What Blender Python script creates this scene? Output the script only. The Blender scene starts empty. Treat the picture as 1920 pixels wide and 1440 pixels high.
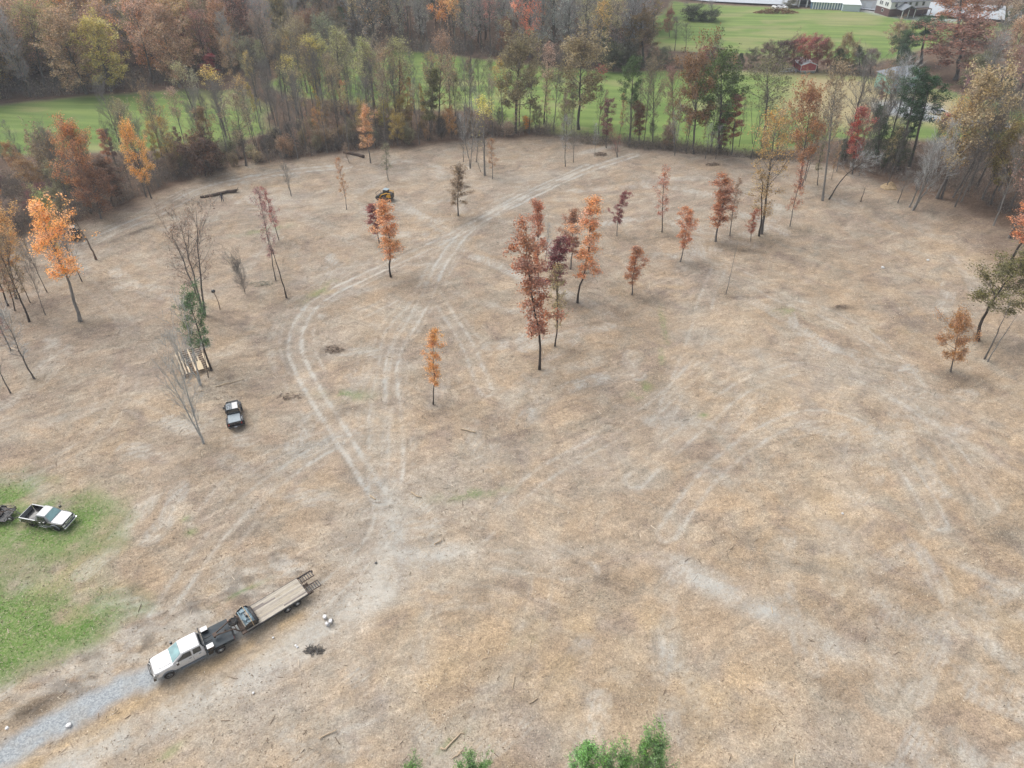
import bpy, bmesh, math, random
import numpy as np
from mathutils import Matrix, Vector, Euler

SC = bpy.context.scene
COL = SC.collection
R = math.radians

# ------------------------------------------------------------------ camera, world, sun, exposure
CAM_H = 58.0
PITCH = 38.4
FPX = 1330.0
cam_data = bpy.data.cameras.new("camera")
cam_data.sensor_width = 36.0
cam_data.lens = 36.0 * FPX / 1920.0
cam_data.clip_start = 0.5
cam_data.clip_end = 9000
cam = bpy.data.objects.new("camera", cam_data)
cam.location = (0, 0, CAM_H)
cam.rotation_euler = (R(90 - PITCH), 0, 0)
COL.objects.link(cam)
SC.camera = cam

SUN_EL, SUN_AZ = 55.0, 300.0          # azimuth measured clockwise from +y
world = bpy.data.worlds.new("World")
SC.world = world
world.use_nodes = True
wn = world.node_tree
wn.nodes.clear()
w_out = wn.nodes.new("ShaderNodeOutputWorld")
w_bg = wn.nodes.new("ShaderNodeBackground")
w_sky = wn.nodes.new("ShaderNodeTexSky")
w_sky.sky_type = 'NISHITA'
w_sky.sun_disc = False
w_sky.sun_elevation = R(SUN_EL)
w_sky.sun_rotation = R(SUN_AZ)
w_sky.air_density = 1.0
w_sky.dust_density = 4.0
w_sky.ozone_density = 1.0
w_hs = wn.nodes.new("ShaderNodeHueSaturation")   # thin cloud deck: the sky light is nearly grey
w_hs.inputs['Saturation'].default_value = 0.30
w_bg.inputs['Strength'].default_value = 0.15
wn.links.new(w_sky.outputs[0], w_hs.inputs['Color'])
wn.links.new(w_hs.outputs[0], w_bg.inputs['Color'])
wn.links.new(w_bg.outputs[0], w_out.inputs['Surface'])

sun_d = bpy.data.lights.new("sun", 'SUN')
sun_d.energy = 0.85
sun_d.angle = R(45)
sun_d.color = (1.0, 0.95, 0.88)
sun = bpy.data.objects.new("sun", sun_d)
_d = Vector((math.sin(R(SUN_AZ)) * math.cos(R(SUN_EL)), math.cos(R(SUN_AZ)) * math.cos(R(SUN_EL)), math.sin(R(SUN_EL))))
sun.rotation_euler = _d.to_track_quat('Z', 'Y').to_euler()
sun.location = (0, 0, 200)
COL.objects.link(sun)

SC.view_settings.view_transform = 'Standard'
SC.view_settings.look = 'None'
SC.view_settings.gamma = 1.0
SC.view_settings.use_curve_mapping = False
SC.view_settings.exposure = 0.62
SC.render.engine = 'CYCLES'
SC.cycles.max_bounces = 6
SC.cycles.diffuse_bounces = 3
SC.cycles.glossy_bounces = 3
SC.cycles.transmission_bounces = 3
SC.cycles.volume_bounces = 0

# ------------------------------------------------------------------ where things stand
_c, _s = math.cos(R(PITCH)), math.sin(R(PITCH))
def ray(px, py):
    u = (px - 960.0) / FPX; v = (720.0 - py) / FPX
    return (u, _c + v * _s, -_s + v * _c)
def hgt(x, y):
    w = 1.0 if not hasattr(x, 'shape') else 1.0
    return 0.22 * np.sin(x / 19.0 + 1.0) * np.sin(y / 15.0 + .6) + 0.10 * np.sin(x / 7.3 + y / 9.1)
def G(px, py, z=0.0):
    """the point of the land seen at that place of the picture (measured once, for laying the site out)"""
    d = ray(px, py); t = (z - CAM_H) / d[2]
    return (d[0] * t, d[1] * t)
def Gp(pts, z=0.0):
    return [G(p[0], p[1], z) for p in pts]
def on_ground(x, y): return float(hgt(x, y))

# ------------------------------------------------------------------ tags and object helpers
def tag(o, label=None, cat=None, group=None, kind=None):
    if label: o['label'] = label
    if cat: o['category'] = cat
    if group: o['group'] = group
    if kind: o['kind'] = kind
    return o
def empty(name, loc=(0, 0, 0), rz=0.0):
    o = bpy.data.objects.new(name, None)
    o.empty_display_size = 0.3
    o.location = loc; o.rotation_euler = (0, 0, rz)
    COL.objects.link(o)
    return o
def link(name, mesh, parent=None):
    o = bpy.data.objects.new(name, mesh)
    COL.objects.link(o)
    if parent is not None: o.parent = parent
    return o

def quads_mesh(name, V, Q, mats, midx=None, smooth=False):
    V = np.asarray(V, dtype=np.float32).reshape(-1, 3); Q = np.asarray(Q, dtype=np.int32).reshape(-1, 4)
    me = bpy.data.meshes.new(name)
    me.vertices.add(len(V)); me.vertices.foreach_set('co', V.ravel())
    me.loops.add(len(Q) * 4); me.loops.foreach_set('vertex_index', Q.ravel())
    me.polygons.add(len(Q))
    me.polygons.foreach_set('loop_start', np.arange(0, len(Q) * 4, 4, dtype=np.int32))
    for m in mats: me.materials.append(m)
    if midx is not None: me.polygons.foreach_set('material_index', np.asarray(midx, dtype=np.int32))
    me.polygons.foreach_set('use_smooth', np.full(len(Q), bool(smooth)))
    me.update(calc_edges=True)
    return me

class Geo:
    """collects quads as arrays"""
    def __init__(s): s.V = []; s.Q = []; s.M = []; s.n = 0
    def add(s, V, Q, m=0):
        V = np.asarray(V, dtype=np.float32).reshape(-1, 3); Q = np.asarray(Q, dtype=np.int32).reshape(-1, 4)
        s.V.append(V); s.Q.append(Q + s.n); s.M.append(np.full(len(Q), m)); s.n += len(V)
    def mesh(s, name, mats, smooth=False):
        return quads_mesh(name, np.concatenate(s.V), np.concatenate(s.Q), mats, np.concatenate(s.M), smooth)

def norm(a): return a / np.maximum(np.linalg.norm(a, axis=-1, keepdims=True), 1e-9)

def tubes(g, P, Rr, k, m=0):
    """P (B,n,3) polylines, Rr (B,n) radii -> k-sided tubes"""
    P = np.asarray(P, float); Rr = np.asarray(Rr, float)
    B, n, _ = P.shape
    T = np.empty_like(P)
    T[:, 1:-1] = P[:, 2:] - P[:, :-2]; T[:, 0] = P[:, 1] - P[:, 0]; T[:, -1] = P[:, -1] - P[:, -2]
    T = norm(T)
    ref = np.tile(np.array([0.31, 0.17, 0.93]), (B, n, 1))
    flat = np.abs((T * norm(ref)).sum(-1)) > 0.93
    ref[flat] = (0.9, -0.4, 0.1)
    X = norm(np.cross(T, ref)); Y = np.cross(T, X)
    a = np.arange(k) * 2 * math.pi / k
    V = P[:, :, None, :] + Rr[:, :, None, None] * (np.cos(a)[None, None, :, None] * X[:, :, None, :] + np.sin(a)[None, None, :, None] * Y[:, :, None, :])
    idx = np.arange(B * n * k).reshape(B, n, k)
    i0 = idx[:, :-1, :]; i1 = idx[:, 1:, :]
    Q = np.stack([i0, np.roll(i0, -1, 2), np.roll(i1, -1, 2), i1], -1).reshape(-1, 4)
    g.add(V.reshape(-1, 3), Q, m)

def rand_dirs(rs, n):
    v = rs.normal(size=(n, 3)); return norm(v)

def leaves(g, C, size, rs, m=1, flat=0.0, aspect=0.6):
    """one small folded leaf clump (4-sided) at each point"""
    n = len(C)
    A = rand_dirs(rs, n); A[:, 2] *= (1 - flat); A = norm(A)
    Bd = norm(np.cross(A, rand_dirs(rs, n)))
    if flat > 0:
        Bd[:, 2] *= (1 - flat); Bd = norm(Bd)
    s = size * rs.uniform(0.6, 1.35, (n, 1))
    V = np.stack([C - A * s * .5, C - Bd * s * .5 * aspect, C + A * s * .5, C + Bd * s * .5 * aspect + A * s * .12], 1)
    Q = np.arange(n * 4).reshape(n, 4)
    g.add(V.reshape(-1, 3), Q, m)

# ------------------------------------------------------------------ noise in numpy (for the land)
_rs0 = np.random.RandomState(7)
_LAT = _rs0.rand(256, 256)
def vnoise(x, y):
    xi = np.floor(x).astype(int); yi = np.floor(y).astype(int)
    fx = x - xi; fy = y - yi
    fx = fx * fx * (3 - 2 * fx); fy = fy * fy * (3 - 2 * fy)
    a = _LAT[xi & 255, yi & 255]; b = _LAT[(xi + 1) & 255, yi & 255]
    c = _LAT[xi & 255, (yi + 1) & 255]; d = _LAT[(xi + 1) & 255, (yi + 1) & 255]
    return (a * (1 - fx) + b * fx) * (1 - fy) + (c * (1 - fx) + d * fx) * fy
def fbm(x, y, o=4):
    v = 0; a = .5; t = 0
    for i in range(o):
        v = v + a * vnoise(x * 2 ** i + 17.3 * i, y * 2 ** i - 9.1 * i); t += a; a *= .5
    return v / t
def seg_dist(X, Y, pts):
    """distance to a polyline"""
    d = np.full(X.shape, 1e9)
    for (ax, ay), (bx, by) in zip(pts[:-1], pts[1:]):
        vx, vy = bx - ax, by - ay; L = vx * vx + vy * vy + 1e-9
        t = np.clip(((X - ax) * vx + (Y - ay) * vy) / L, 0, 1)
        d = np.minimum(d, np.hypot(X - ax - t * vx, Y - ay - t * vy))
    return d
def inside(X, Y, poly):
    r = np.zeros(X.shape, bool); n = len(poly)
    for i in range(n):
        x1, y1 = poly[i]; x2, y2 = poly[(i + 1) % n]
        if y1 == y2: continue
        c = ((y1 > Y) != (y2 > Y)) & (X < (x2 - x1) * (Y - y1) / (y2 - y1) + x1)
        r ^= c
    return r
def poly_mask(X, Y, poly, soft=1.5, wob=2.0, ws=6.0):
    wx = (fbm(X / ws, Y / ws, 3) - .5) * 2 * wob
    ins = inside(X, Y, poly)
    d = seg_dist(X, Y, poly + [poly[0]])
    sd = np.where(ins, d, -d) + wx
    return np.clip(sd / soft + .5, 0, 1)
def smooth_line(pts, n=6):
    """Catmull-Rom through the points"""
    P = [pts[0]] + list(pts) + [pts[-1]]; out = []
    for i in range(1, len(P) - 2):
        p0, p1, p2, p3 = map(np.array, (P[i - 1], P[i], P[i + 1], P[i + 2]))
        for k in range(n):
            t = k / n
            out.append(tuple(.5 * ((2 * p1) + (-p0 + p2) * t + (2 * p0 - 5 * p1 + 4 * p2 - p3) * t * t + (-p0 + 3 * p1 - 3 * p2 + p3) * t ** 3)))
    out.append(tuple(pts[-1]))
    return out

# ------------------------------------------------------------------ node helpers / materials
def new_mat(name):
    m = bpy.data.materials.new(name); m.use_nodes = True
    nt = m.node_tree; nt.nodes.clear()
    out = nt.nodes.new("ShaderNodeOutputMaterial")
    return m, nt, out
def N(nt, typ, **kw):
    n = nt.nodes.new(typ)
    for k, v in kw.items():
        if hasattr(n, k): setattr(n, k, v)
        else: n.inputs[k].default_value = v
    return n
def L(nt, a, b): nt.links.new(a, b)
def noise(nt, vec, scale, detail=3.0, rough=.55, dist=0.0):
    n = N(nt, "ShaderNodeTexNoise"); n.inputs['Scale'].default_value = scale
    n.inputs['Detail'].default_value = detail; n.inputs['Roughness'].default_value = rough
    n.inputs['Distortion'].default_value = dist
    if vec is not None: L(nt, vec, n.inputs['Vector'])
    return n.outputs['Fac']
def ramp(nt, fac, stops, interp='LINEAR'):
    n = N(nt, "ShaderNodeValToRGB"); cr = n.color_ramp; cr.interpolation = interp
    while len(cr.elements) < len(stops): cr.elements.new(.5)
    for e, (p, c) in zip(cr.elements, stops):
        e.position = p; e.color = c if len(c) == 4 else (*c, 1)
    L(nt, fac, n.inputs[0]); return n.outputs[0]
def mr(nt, v, a, b, c=0.0, d=1.0):
    n = N(nt, "ShaderNodeMapRange"); L(nt, v, n.inputs[0])
    for i, q in enumerate((a, b, c, d)): n.inputs[1 + i].default_value = q
    return n.outputs[0]
def mix(nt, fac, a, b, mode='MIX'):
    n = N(nt, "ShaderNodeMix", data_type='RGBA', blend_type=mode)
    for s, v in ((0, fac), (6, a), (7, b)):
        if hasattr(v, 'is_output'): L(nt, v, n.inputs[s])
        else: n.inputs[s].default_value = v if s == 0 else ((*v, 1) if len(v) == 3 else v)
    return n.outputs[2]
def math_n(nt, op, a, b=None):
    n = N(nt, "ShaderNodeMath", operation=op)
    for i, v in enumerate((a, b)):
        if v is None: continue
        if hasattr(v, 'is_output'): L(nt, v, n.inputs[i])
        else: n.inputs[i].default_value = v
    return n.outputs[0]
def mapping(nt, vec, scale=(1, 1, 1), rot=0.0, loc=(0, 0, 0)):
    if rot:                                   # turn first, stretch afterwards
        q = N(nt, "ShaderNodeMapping"); q.inputs['Rotation'].default_value = (0, 0, rot); L(nt, vec, q.inputs['Vector']); vec = q.outputs[0]
    n = N(nt, "ShaderNodeMapping"); n.inputs['Scale'].default_value = scale; n.inputs['Location'].default_value = loc
    L(nt, vec, n.inputs['Vector']); return n.outputs[0]

def paint(name, col, rough=.5, metal=0.0, var=.12, scale=6.0, coat=0.0, dirt=0.0, dirtcol=(.22, .17, .12)):
    """a painted / plain surface with a little unevenness and, near the ground edges, dust"""
    m, nt, out = new_mat(name)
    b = N(nt, "ShaderNodeBsdfPrincipled"); b.inputs['Roughness'].default_value = rough
    b.inputs['Metallic'].default_value = metal; b.inputs['Coat Weight'].default_value = coat
    tc = N(nt, "ShaderNodeTexCoord").outputs['Object']
    f = noise(nt, tc, scale, 4)
    c = mix(nt, mr(nt, f, .3, .7, 0, 1), tuple(v * (1 - var) for v in col), tuple(min(1, v * (1 + var)) for v in col))
    if dirt > 0:
        g = noise(nt, tc, scale * .6, 6, .7)
        c = mix(nt, mr(nt, g, .45, .75, 0, dirt), c, dirtcol)
    L(nt, c, b.inputs['Base Color'])
    rr = mr(nt, f, .2, .8, max(.02, rough - .08), min(1, rough + .12)); L(nt, rr, b.inputs['Roughness'])
    L(nt, b.outputs[0], out.inputs[0]); return m
def glass_dark(name, col=(.02, .03, .035), rough=.06):
    m, nt, out = new_mat(name)
    b = N(nt, "ShaderNodeBsdfPrincipled"); b.inputs['Base Color'].default_value = (*col, 1)
    b.inputs['Roughness'].default_value = rough; b.inputs['Specular IOR Level'].default_value = .9
    b.inputs['Coat Weight'].default_value = .5
    L(nt, b.outputs[0], out.inputs[0]); return m

# leaf: colour comes from the object (each tree its own), varied leaf by leaf and clump by clump
def leaf_mat(name, hue_amp=.020, trans=.35):
    m, nt, out = new_mat(name)
    oi = N(nt, "ShaderNodeObjectInfo"); geo = N(nt, "ShaderNodeNewGeometry")
    tc = N(nt, "ShaderNodeTexCoord").outputs['Object']
    off = N(nt, "ShaderNodeVectorMath", operation='ADD')
    L(nt, tc, off.inputs[0])
    k = math_n(nt, 'MULTIPLY', oi.outputs['Random'], 60.0); L(nt, k, off.inputs[1])
    f = noise(nt, off.outputs[0], .35, 2)
    hs = N(nt, "ShaderNodeHueSaturation")
    wn2 = N(nt, 'ShaderNodeTexWhiteNoise', noise_dimensions='1D'); L(nt, geo.outputs['Random Per Island'], wn2.inputs['W'])
    L(nt, math_n(nt, 'ADD', mr(nt, f, .3, .7, -hue_amp * .2, hue_amp * .6), mr(nt, wn2.outputs['Value'], 0, 1, .5 - hue_amp * .15, .5 + hue_amp * .45)), hs.inputs['Hue'])
    L(nt, mr(nt, noise(nt, off.outputs[0], .8, 2), .3, .7, .62, 1.0), hs.inputs['Saturation'])
    v1 = mr(nt, geo.outputs['Random Per Island'], 0, 1, .65, 1.9)
    L(nt, v1, hs.inputs['Value']); L(nt, oi.outputs['Color'], hs.inputs['Color'])
    d = N(nt, "ShaderNodeBsdfDiffuse"); t = N(nt, "ShaderNodeBsdfTranslucent")
    L(nt, hs.outputs[0], d.inputs['Color']); L(nt, hs.outputs[0], t.inputs['Color'])
    ms = N(nt, "ShaderNodeMixShader"); ms.inputs[0].default_value = trans
    L(nt, d.outputs[0], ms.inputs[1]); L(nt, t.outputs[0], ms.inputs[2]); L(nt, ms.outputs[0], out.inputs[0])
    return m
def bark_mat(name, own=True, col=(.2, .18, .16)):
    m, nt, out = new_mat(name)
    tc = N(nt, "ShaderNodeTexCoord").outputs['Object']
    f = noise(nt, mapping(nt, tc, (3, 3, .8)), 1.6, 5, .65)
    if own:
        src = N(nt, "ShaderNodeObjectInfo").outputs['Color']
    else:
        rgb = N(nt, "ShaderNodeRGB"); rgb.outputs[0].default_value = (*col, 1); src = rgb.outputs[0]
    hs = N(nt, "ShaderNodeHueSaturation"); L(nt, src, hs.inputs['Color'])
    L(nt, mr(nt, f, .3, .7, .6, 1.35), hs.inputs['Value'])
    b = N(nt, "ShaderNodeBsdfPrincipled"); b.inputs['Roughness'].default_value = .9
    b.inputs['Specular IOR Level'].default_value = .15
    L(nt, hs.outputs[0], b.inputs['Base Color']); L(nt, b.outputs[0], out.inputs[0])
    return m
M_LEAF = leaf_mat("leaf")
M_NEEDLE = leaf_mat("needle", .012, .1)
M_BARK = bark_mat("bark")
M_TWIG = bark_mat("twig", False, (.25, .225, .205))
M_TWIG_PALE = bark_mat("pale_twig", False, (.42, .415, .42))
# ------------------------------------------------------------------ the land
def axis(parts):
    out = []
    for a, b, st in parts:
        n = max(1, int(round((b - a) / st))); out += list(a + (b - a) * np.arange(n) / n)
    return out
xs_pos = axis([(0, 76, .32), (76, 216, 1.3), (216, 300, 6), (300, 700, 40), (700, 3000, 230)]) + [3000]
GX = np.array([-v for v in xs_pos[:0:-1]] + xs_pos)
GY = np.array(axis([(-600, -60, 90), (-60, 18, 4), (18, 105, .32), (105, 185, .65), (185, 345, 1.5), (345, 460, 8), (460, 1000, 45), (1000, 5000, 400)]) + [5000.0])
X, Y = np.meshgrid(GX, GY, indexing='xy')
Z = hgt(X, Y)

# wheel tracks: lines of the picture laid on the land; (points, half gauge, strength)
TR = [
 ([(716, 935), (680, 880), (640, 815), (600, 752), (565, 690), (553, 650), (562, 605), (600, 560), (680, 520), (755, 485), (850, 440), (960, 385), (1080, 325), (1190, 290)], .9, 1.0),
 ([(735, 930), (742, 850), (738, 770), (733, 700), (745, 650), (775, 602), (805, 545), (830, 490), (880, 430), (980, 368), (1100, 310)], .85, .8),
 ([(705, 930), (704, 840), (706, 760), (722, 680), (735, 620), (790, 560)], .8, .55),
 ([(628, 828), (560, 870), (480, 930), (410, 1000), (350, 1080), (300, 1150)], 1.0, .75),
 ([(600, 820), (520, 850), (440, 900), (370, 980)], .8, .35),
 ([(912, 735), (880, 655), (850, 605), (822, 560), (800, 520)], .85, .55),
 ([(735, 385), (780, 400), (850, 440)], .8, .45),
 ([(1730, 745), (1650, 650), (1560, 590), (1470, 560), (1400, 520), (1330, 480)], 1.3, .45),
 ([(1240, 790), (1280, 700), (1310, 620), (1325, 560), (1350, 500)], 1.1, .45),
 ([(300, 1290), (420, 1235), (560, 1150), (650, 1075), (712, 1000), (722, 940)], 1.2, .7),
 ([(60, 1440), (200, 1385), (340, 1330), (480, 1270), (620, 1180)], 1.2, .45),
 ([(640, 1045), (720, 1020), (820, 1030), (960, 1050), (1100, 1070)], 1.2, .45),
 ([(170, 455), (230, 425), (300, 396), (370, 360), (450, 340), (550, 322), (650, 312)], 1.1, .9),
 ([(650, 312), (750, 320), (860, 330), (1000, 350)], 1.2, .3),
 ([(1020, 1060), (1000, 1170), (950, 1260), (910, 1340), (880, 1440)], 1.0, .3),
 ([(640, 1130), (760, 1100), (900, 1120), (1100, 1170)], 1.3, .25),
 ([(1190, 900), (1300, 800), (1400, 720), (1520, 690), (1640, 720), (1760, 820), (1850, 950)], 1.1, .5),
 ([(1250, 1000), (1340, 880), (1450, 800), (1560, 780), (1680, 850), (1760, 980)], 1.0, .5),
 ([(900, 1000), (1000, 900), (1100, 840), (1230, 760), (1330, 660)], 1.0, .5),
 ([(560, 700), (600, 640), (660, 600), (740, 560)], .9, .35),
 ([(1560, 1100), (1580, 1000), (1590, 900), (1620, 800)], 1.0, .3),
 ([(240, 760), (330, 800), (440, 850), (540, 840), (640, 790)], .9, .25),
 ([(150, 520), (230, 600), (250, 700), (180, 820), (60, 880)], 1.0, .25),
 ([(700, 470), (620, 430), (540, 400), (470, 395)], 1.0, .28),
 ([(820, 1370), (900, 1330), (1000, 1300)], 1.0, .2),
 ([(410, 1420), (440, 1380), (500, 1345), (520, 1380), (470, 1420)], .7, .3),
]
pale = np.zeros(X.shape); rut = np.zeros(X.shape); grass_along = np.zeros(X.shape)
w_n = fbm(X / 3.1, Y / 3.1, 4); brk = fbm(X / 1.3 + 40, Y / 1.3, 4); k_big = np.clip((fbm(X / 5 + 3, Y / 5, 3) - .22) * 4, .35, 1)
edge_dk = np.zeros(X.shape)
def lay_track(g, gauge, st, wd=.25, wide_k=.30, lines=None, solid=.25):
    g = np.array(g); i0, i1 = np.searchsorted(GX, [g[:, 0].min() - 6, g[:, 0].max() + 6]); j0, j1 = np.searchsorted(GY, [g[:, 1].min() - 6, g[:, 1].max() + 6])
    sl = (slice(j0, j1), slice(i0, i1)); 
    if j1 <= j0 or i1 <= i0: return
    d = seg_dist(X[sl], Y[sl], [tuple(p) for p in g]) + (w_n[sl] - .5) * .35
    band = np.zeros(d.shape); 
    for gg in (lines or [gauge]): band = np.maximum(band, np.exp(-((d - gg) / wd) ** 2))
    out_ = np.exp(-((d - gauge - .55) / .3) ** 2)
    wide = np.exp(-(d / (gauge * 2.0)) ** 4); kk = k_big[sl] * np.clip((brk[sl] - .30) * 5, solid, 1.1)
    pale[sl] = np.maximum(pale[sl], st * kk * (band * .95 + wide * wide_k)); rut[sl] = np.maximum(rut[sl], st * band); edge_dk[sl] = np.maximum(edge_dk[sl], st * out_ * .55 * np.clip((brk[sl] - .35) * 4, 0, 1))
trs = np.random.RandomState(21)
for pts, gauge, st in TR:
    g0 = np.array(smooth_line(Gp(pts))); lay_track(g0, gauge, st, solid=.6)
    for r_ in range(4 if st > .5 else 2):                 # other passes of the same machines, a little to one side
        a = trs.randint(0, max(1, len(g0) // 3)); b = len(g0) - trs.randint(0, max(1, len(g0) // 3)); q = g0[a:b]
        if len(q) < 4: continue
        tg = np.gradient(q, axis=0); nn = np.stack([-tg[:, 1], tg[:, 0]], -1); nn /= np.maximum(np.linalg.norm(nn, axis=1, keepdims=True), 1e-6)
        off = trs.uniform(-2.6, 2.6); lay_track(q + nn * (off + np.sin(np.linspace(0, trs.uniform(1, 4), len(q)))[:, None] * .8), trs.uniform(.7, 1.0), st * trs.uniform(.3, .6), .2, .12)
# curved scrapes left by the mulching head all over the clearing
for i in range(130):
    y0 = 24 + 120 * trs.rand() ** 1.2; x0 = trs.uniform(-1, 1) * (y0 * _c + CAM_H * _s) * .74; rad_ = trs.uniform(8, 34); a0 = trs.uniform(0, 6.28); ln = trs.uniform(5, 20) / rad_
    q = np.array([(x0 + rad_ * (math.cos(a0 + t * ln) - math.cos(a0)), y0 + rad_ * (math.sin(a0 + t * ln) - math.sin(a0))) for t in np.linspace(0, 1, 9)])
    if y0 > 125 and abs(x0) > 60: continue
    lay_track(q, .5, trs.uniform(.25, .6), .17, .3, [0.05, .5, .95])
# pale silty scrapes and patches: (px, py, length m, width m, turn deg, strength)
for px, py, ln, wd, an, st in [(1400, 1130, 11, 1.6, -35, 1.0), (1495, 1165, 7, 1.0, -32, .7), (1310, 1065, 6, 1, -30, .6), (1740, 790, 9, .9, -58, .9), (690, 1110, 11, 3.0, 35, 1.0),
                               (650, 1130, 7, 2, 30, .6), (770, 1040, 12, 2.2, 5, .9), (690, 1040, 6, 1.2, 40, .9), (1850, 1080, 5, .8, -40, .5), (860, 1400, 6, 2.5, 40, .5), (930, 1290, 9, 1.0, 60, .35), (620, 1380, 6, .5, 20, .6),
                               (1060, 1380, 12, 3, -10, .25), (1500, 1400, 12, 4, 0, .25), (1220, 1220, 8, 3, 0, .2), (1255, 780, 5, .8, 60, .5), (690, 700, 4, 1, 70, .4), (725, 800, 5, .8, 88, .45),
                               (440, 660, 5, 1.2, 20, .5), (850, 950, 10, 4, 10, .35), (720, 985, 11, 6, 60, .6), (690, 1060, 12, 4, 20, .5), (620, 1150, 12, 2.5, 36, .5), (450, 1285, 13, 2.0, 34, .8), (560, 1240, 8, 1.2, 34, .5), (560, 1330, 12, 5, 20, .4), (620, 640, 8, 3, 60, .25), (1330, 620, 6, 9, 0, .25), (1560, 1000, 3, 9, 0, .35), (1590, 900, 3, 8, -10, .3), (980, 1040, 16, 1.5, 5, .4), (900, 860, 14, 3, 15, .25), (1120, 280, 10, 1.5, 30, .5), (760, 330, 14, 3, 0, .3), (560, 375, 12, 3, -8, .3),
                               (1000, 330, 18, 3, 25, .35), (600, 520, 10, 2, 20, .4), (660, 550, 8, 1, 25, .5), (1480, 700, 14, 5, -30, .3), (1640, 720, 14, 4, -45, .35), (1130, 860, 9, 4, 25, .3)]:
    x0, y0 = G(px, py); ca, sa = math.cos(R(an)), math.sin(R(an))
    u = (X - x0) * ca + (Y - y0) * sa; v = -(X - x0) * sa + (Y - y0) * ca
    pale = np.maximum(pale, st * np.exp(-(np.hypot(u / ln, v / wd) * 1.25) ** 2 - (w_n - .5) * 2.2).clip(0, 1))
grass = np.zeros(X.shape)
P_ = lambda pts: Gp(pts)
g1 = poly_mask(X, Y, P_([(-300, 890), (0, 905), (60, 902), (110, 925), (170, 940), (200, 965), (170, 1000), (185, 1050), (215, 1110), (222, 1150), (190, 1190), (110, 1225), (40, 1255), (-40, 1275), (-400, 1300)]), 4.5, 3.0, 4)
patch = np.clip((fbm(X / 3.2 + 11, Y / 3.2 + 5, 5) - .22) * 5, .25, 1)
band_br = np.exp(-((seg_dist(X, Y, P_([(-200, 1060), (0, 1060), (150, 1090), (230, 1080)])) / 2.6) ** 2))
grass = np.maximum(grass, g1 * patch * (1 - .6 * band_br))
def blob(px, py, ln, wd, an=0):
    x0, y0 = G(px, py); ca, sa = math.cos(R(an)), math.sin(R(an))
    u = (X - x0) * ca + (Y - y0) * sa; v = -(X - x0) * sa + (Y - y0) * ca
    return np.exp(-(np.hypot(u / ln, v / wd)) ** 2)
tuft = np.clip((fbm(X / 1.1, Y / 1.1, 4) - .38) * 5, 0, 1)
for a in [(1205, 728, 2.4, .9, 50), (1245, 610, 4.0, .4, 88), (1240, 670, 2, .4, 80), (600, 545, 3, 1, 60), (320, 1408, .9, .35, 45), (880, 925, 3.5, .7, 10), (360, 1000, .6, .5, 0), (1320, 775, .6, .4, 0), (350, 975, .5, .4, 0),
          (495, 430, 4, 1, 20), (130, 960, 5, 3, 0), (650, 740, 3, 1, 0), (455, 1110, 2.0, .25, 35), (980, 1205, .8, .5, 20), (855, 1385, 1.6, .3, 40), (1480, 585, 2, 1, 0)]:
    grass = np.maximum(grass, blob(*a) * tuft * .55)
F1 = [(-420, 215), (-150, 205), (0, 197), (120, 187), (330, 170), (450, 168), (500, 200), (500, 250), (440, 268), (300, 282), (100, 284), (-100, 290), (-420, 310)]
F2 = [(560, 88), (655, 90), (720, 93), (800, 100), (930, 111), (1020, 127), (1050, 160), (1050, 235), (960, 245), (900, 205), (700, 200), (560, 180), (500, 160)]
F3 = [(1010, 128), (1180, 133), (1560, 134), (1640, 148), (1760, 170), (1900, 200), (2150, 240), (2150, 300), (1900, 262), (1700, 262), (1560, 262), (1430, 290), (1380, 284), (1200, 262), (1020, 250)]
F4 = [(1225, 94), (1330, 100), (1480, 106), (1620, 120), (1700, 100), (1790, 70), (1950, 90), (2300, 120), (2300, 40), (1900, 44), (1640, 24), (1500, 16), (1330, 8), (1262, 3), (1235, 30), (1228, 60)]
field = np.zeros(X.shape)
for f in (F1, F2, F3, F4): field = np.maximum(field, poly_mask(X, Y, P_(f), 3, 2.5, 9))
lawn = np.maximum(poly_mask(X, Y, P_([(1570, 140), (1640, 150), (1790, 180), (1830, 215), (1760, 235), (1600, 240), (1480, 200), (1500, 140)]), 12, 8, 12) * .95,
                  poly_mask(X, Y, P_([(1440, 130), (1600, 134), (1600, 146), (1440, 140)]), 5, 3) * .8)
lawn = np.maximum(lawn, poly_mask(X, Y, P_([(1500, 28), (1640, 34), (1640, 44), (1480, 34)]), 8, 6, 14) * .7)
lawn = np.maximum(lawn, poly_mask(X, Y, P_([(1790, 50), (1950, 60), (2000, 95), (1800, 85)]), 8, 6, 14) * .6)
lawn = np.maximum(lawn, field * np.clip((fbm(X / 16, Y / 10 + 4, 4) - .60) * 4, 0, .35))
gravel = poly_mask(X, Y, P_([(-200, 1490), (0, 1397), (60, 1360), (120, 1327), (187, 1293), (235, 1264), (285, 1250), (380, 1200), (470, 1155), (488, 1170), (400, 1224), (300, 1274), (253, 1298), (200, 1324), (127, 1367), (57, 1404), (0, 1440), (-40, 1470), (-250, 1600)]), .9, .55, 1.7)
gravel = np.maximum(gravel, poly_mask(X, Y, P_([(1640, 195), (1700, 180), (1760, 200), (1745, 214), (1850, 225), (2000, 240), (2000, 252), (1850, 240), (1720, 226), (1640, 212)]), 3, 1.5))
gravel = np.maximum(gravel, poly_mask(X, Y, P_([(1600, 12), (1680, 30), (1740, 30), (1800, 36), (1800, 40), (1720, 40), (1640, 30), (1590, 18)]), 4, 2) * .7)
orange = np.zeros(X.shape)
o_n = np.clip((fbm(X / 2.2 + 5, Y / 2.2, 4) - .3) * 3, 0, 1)
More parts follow.
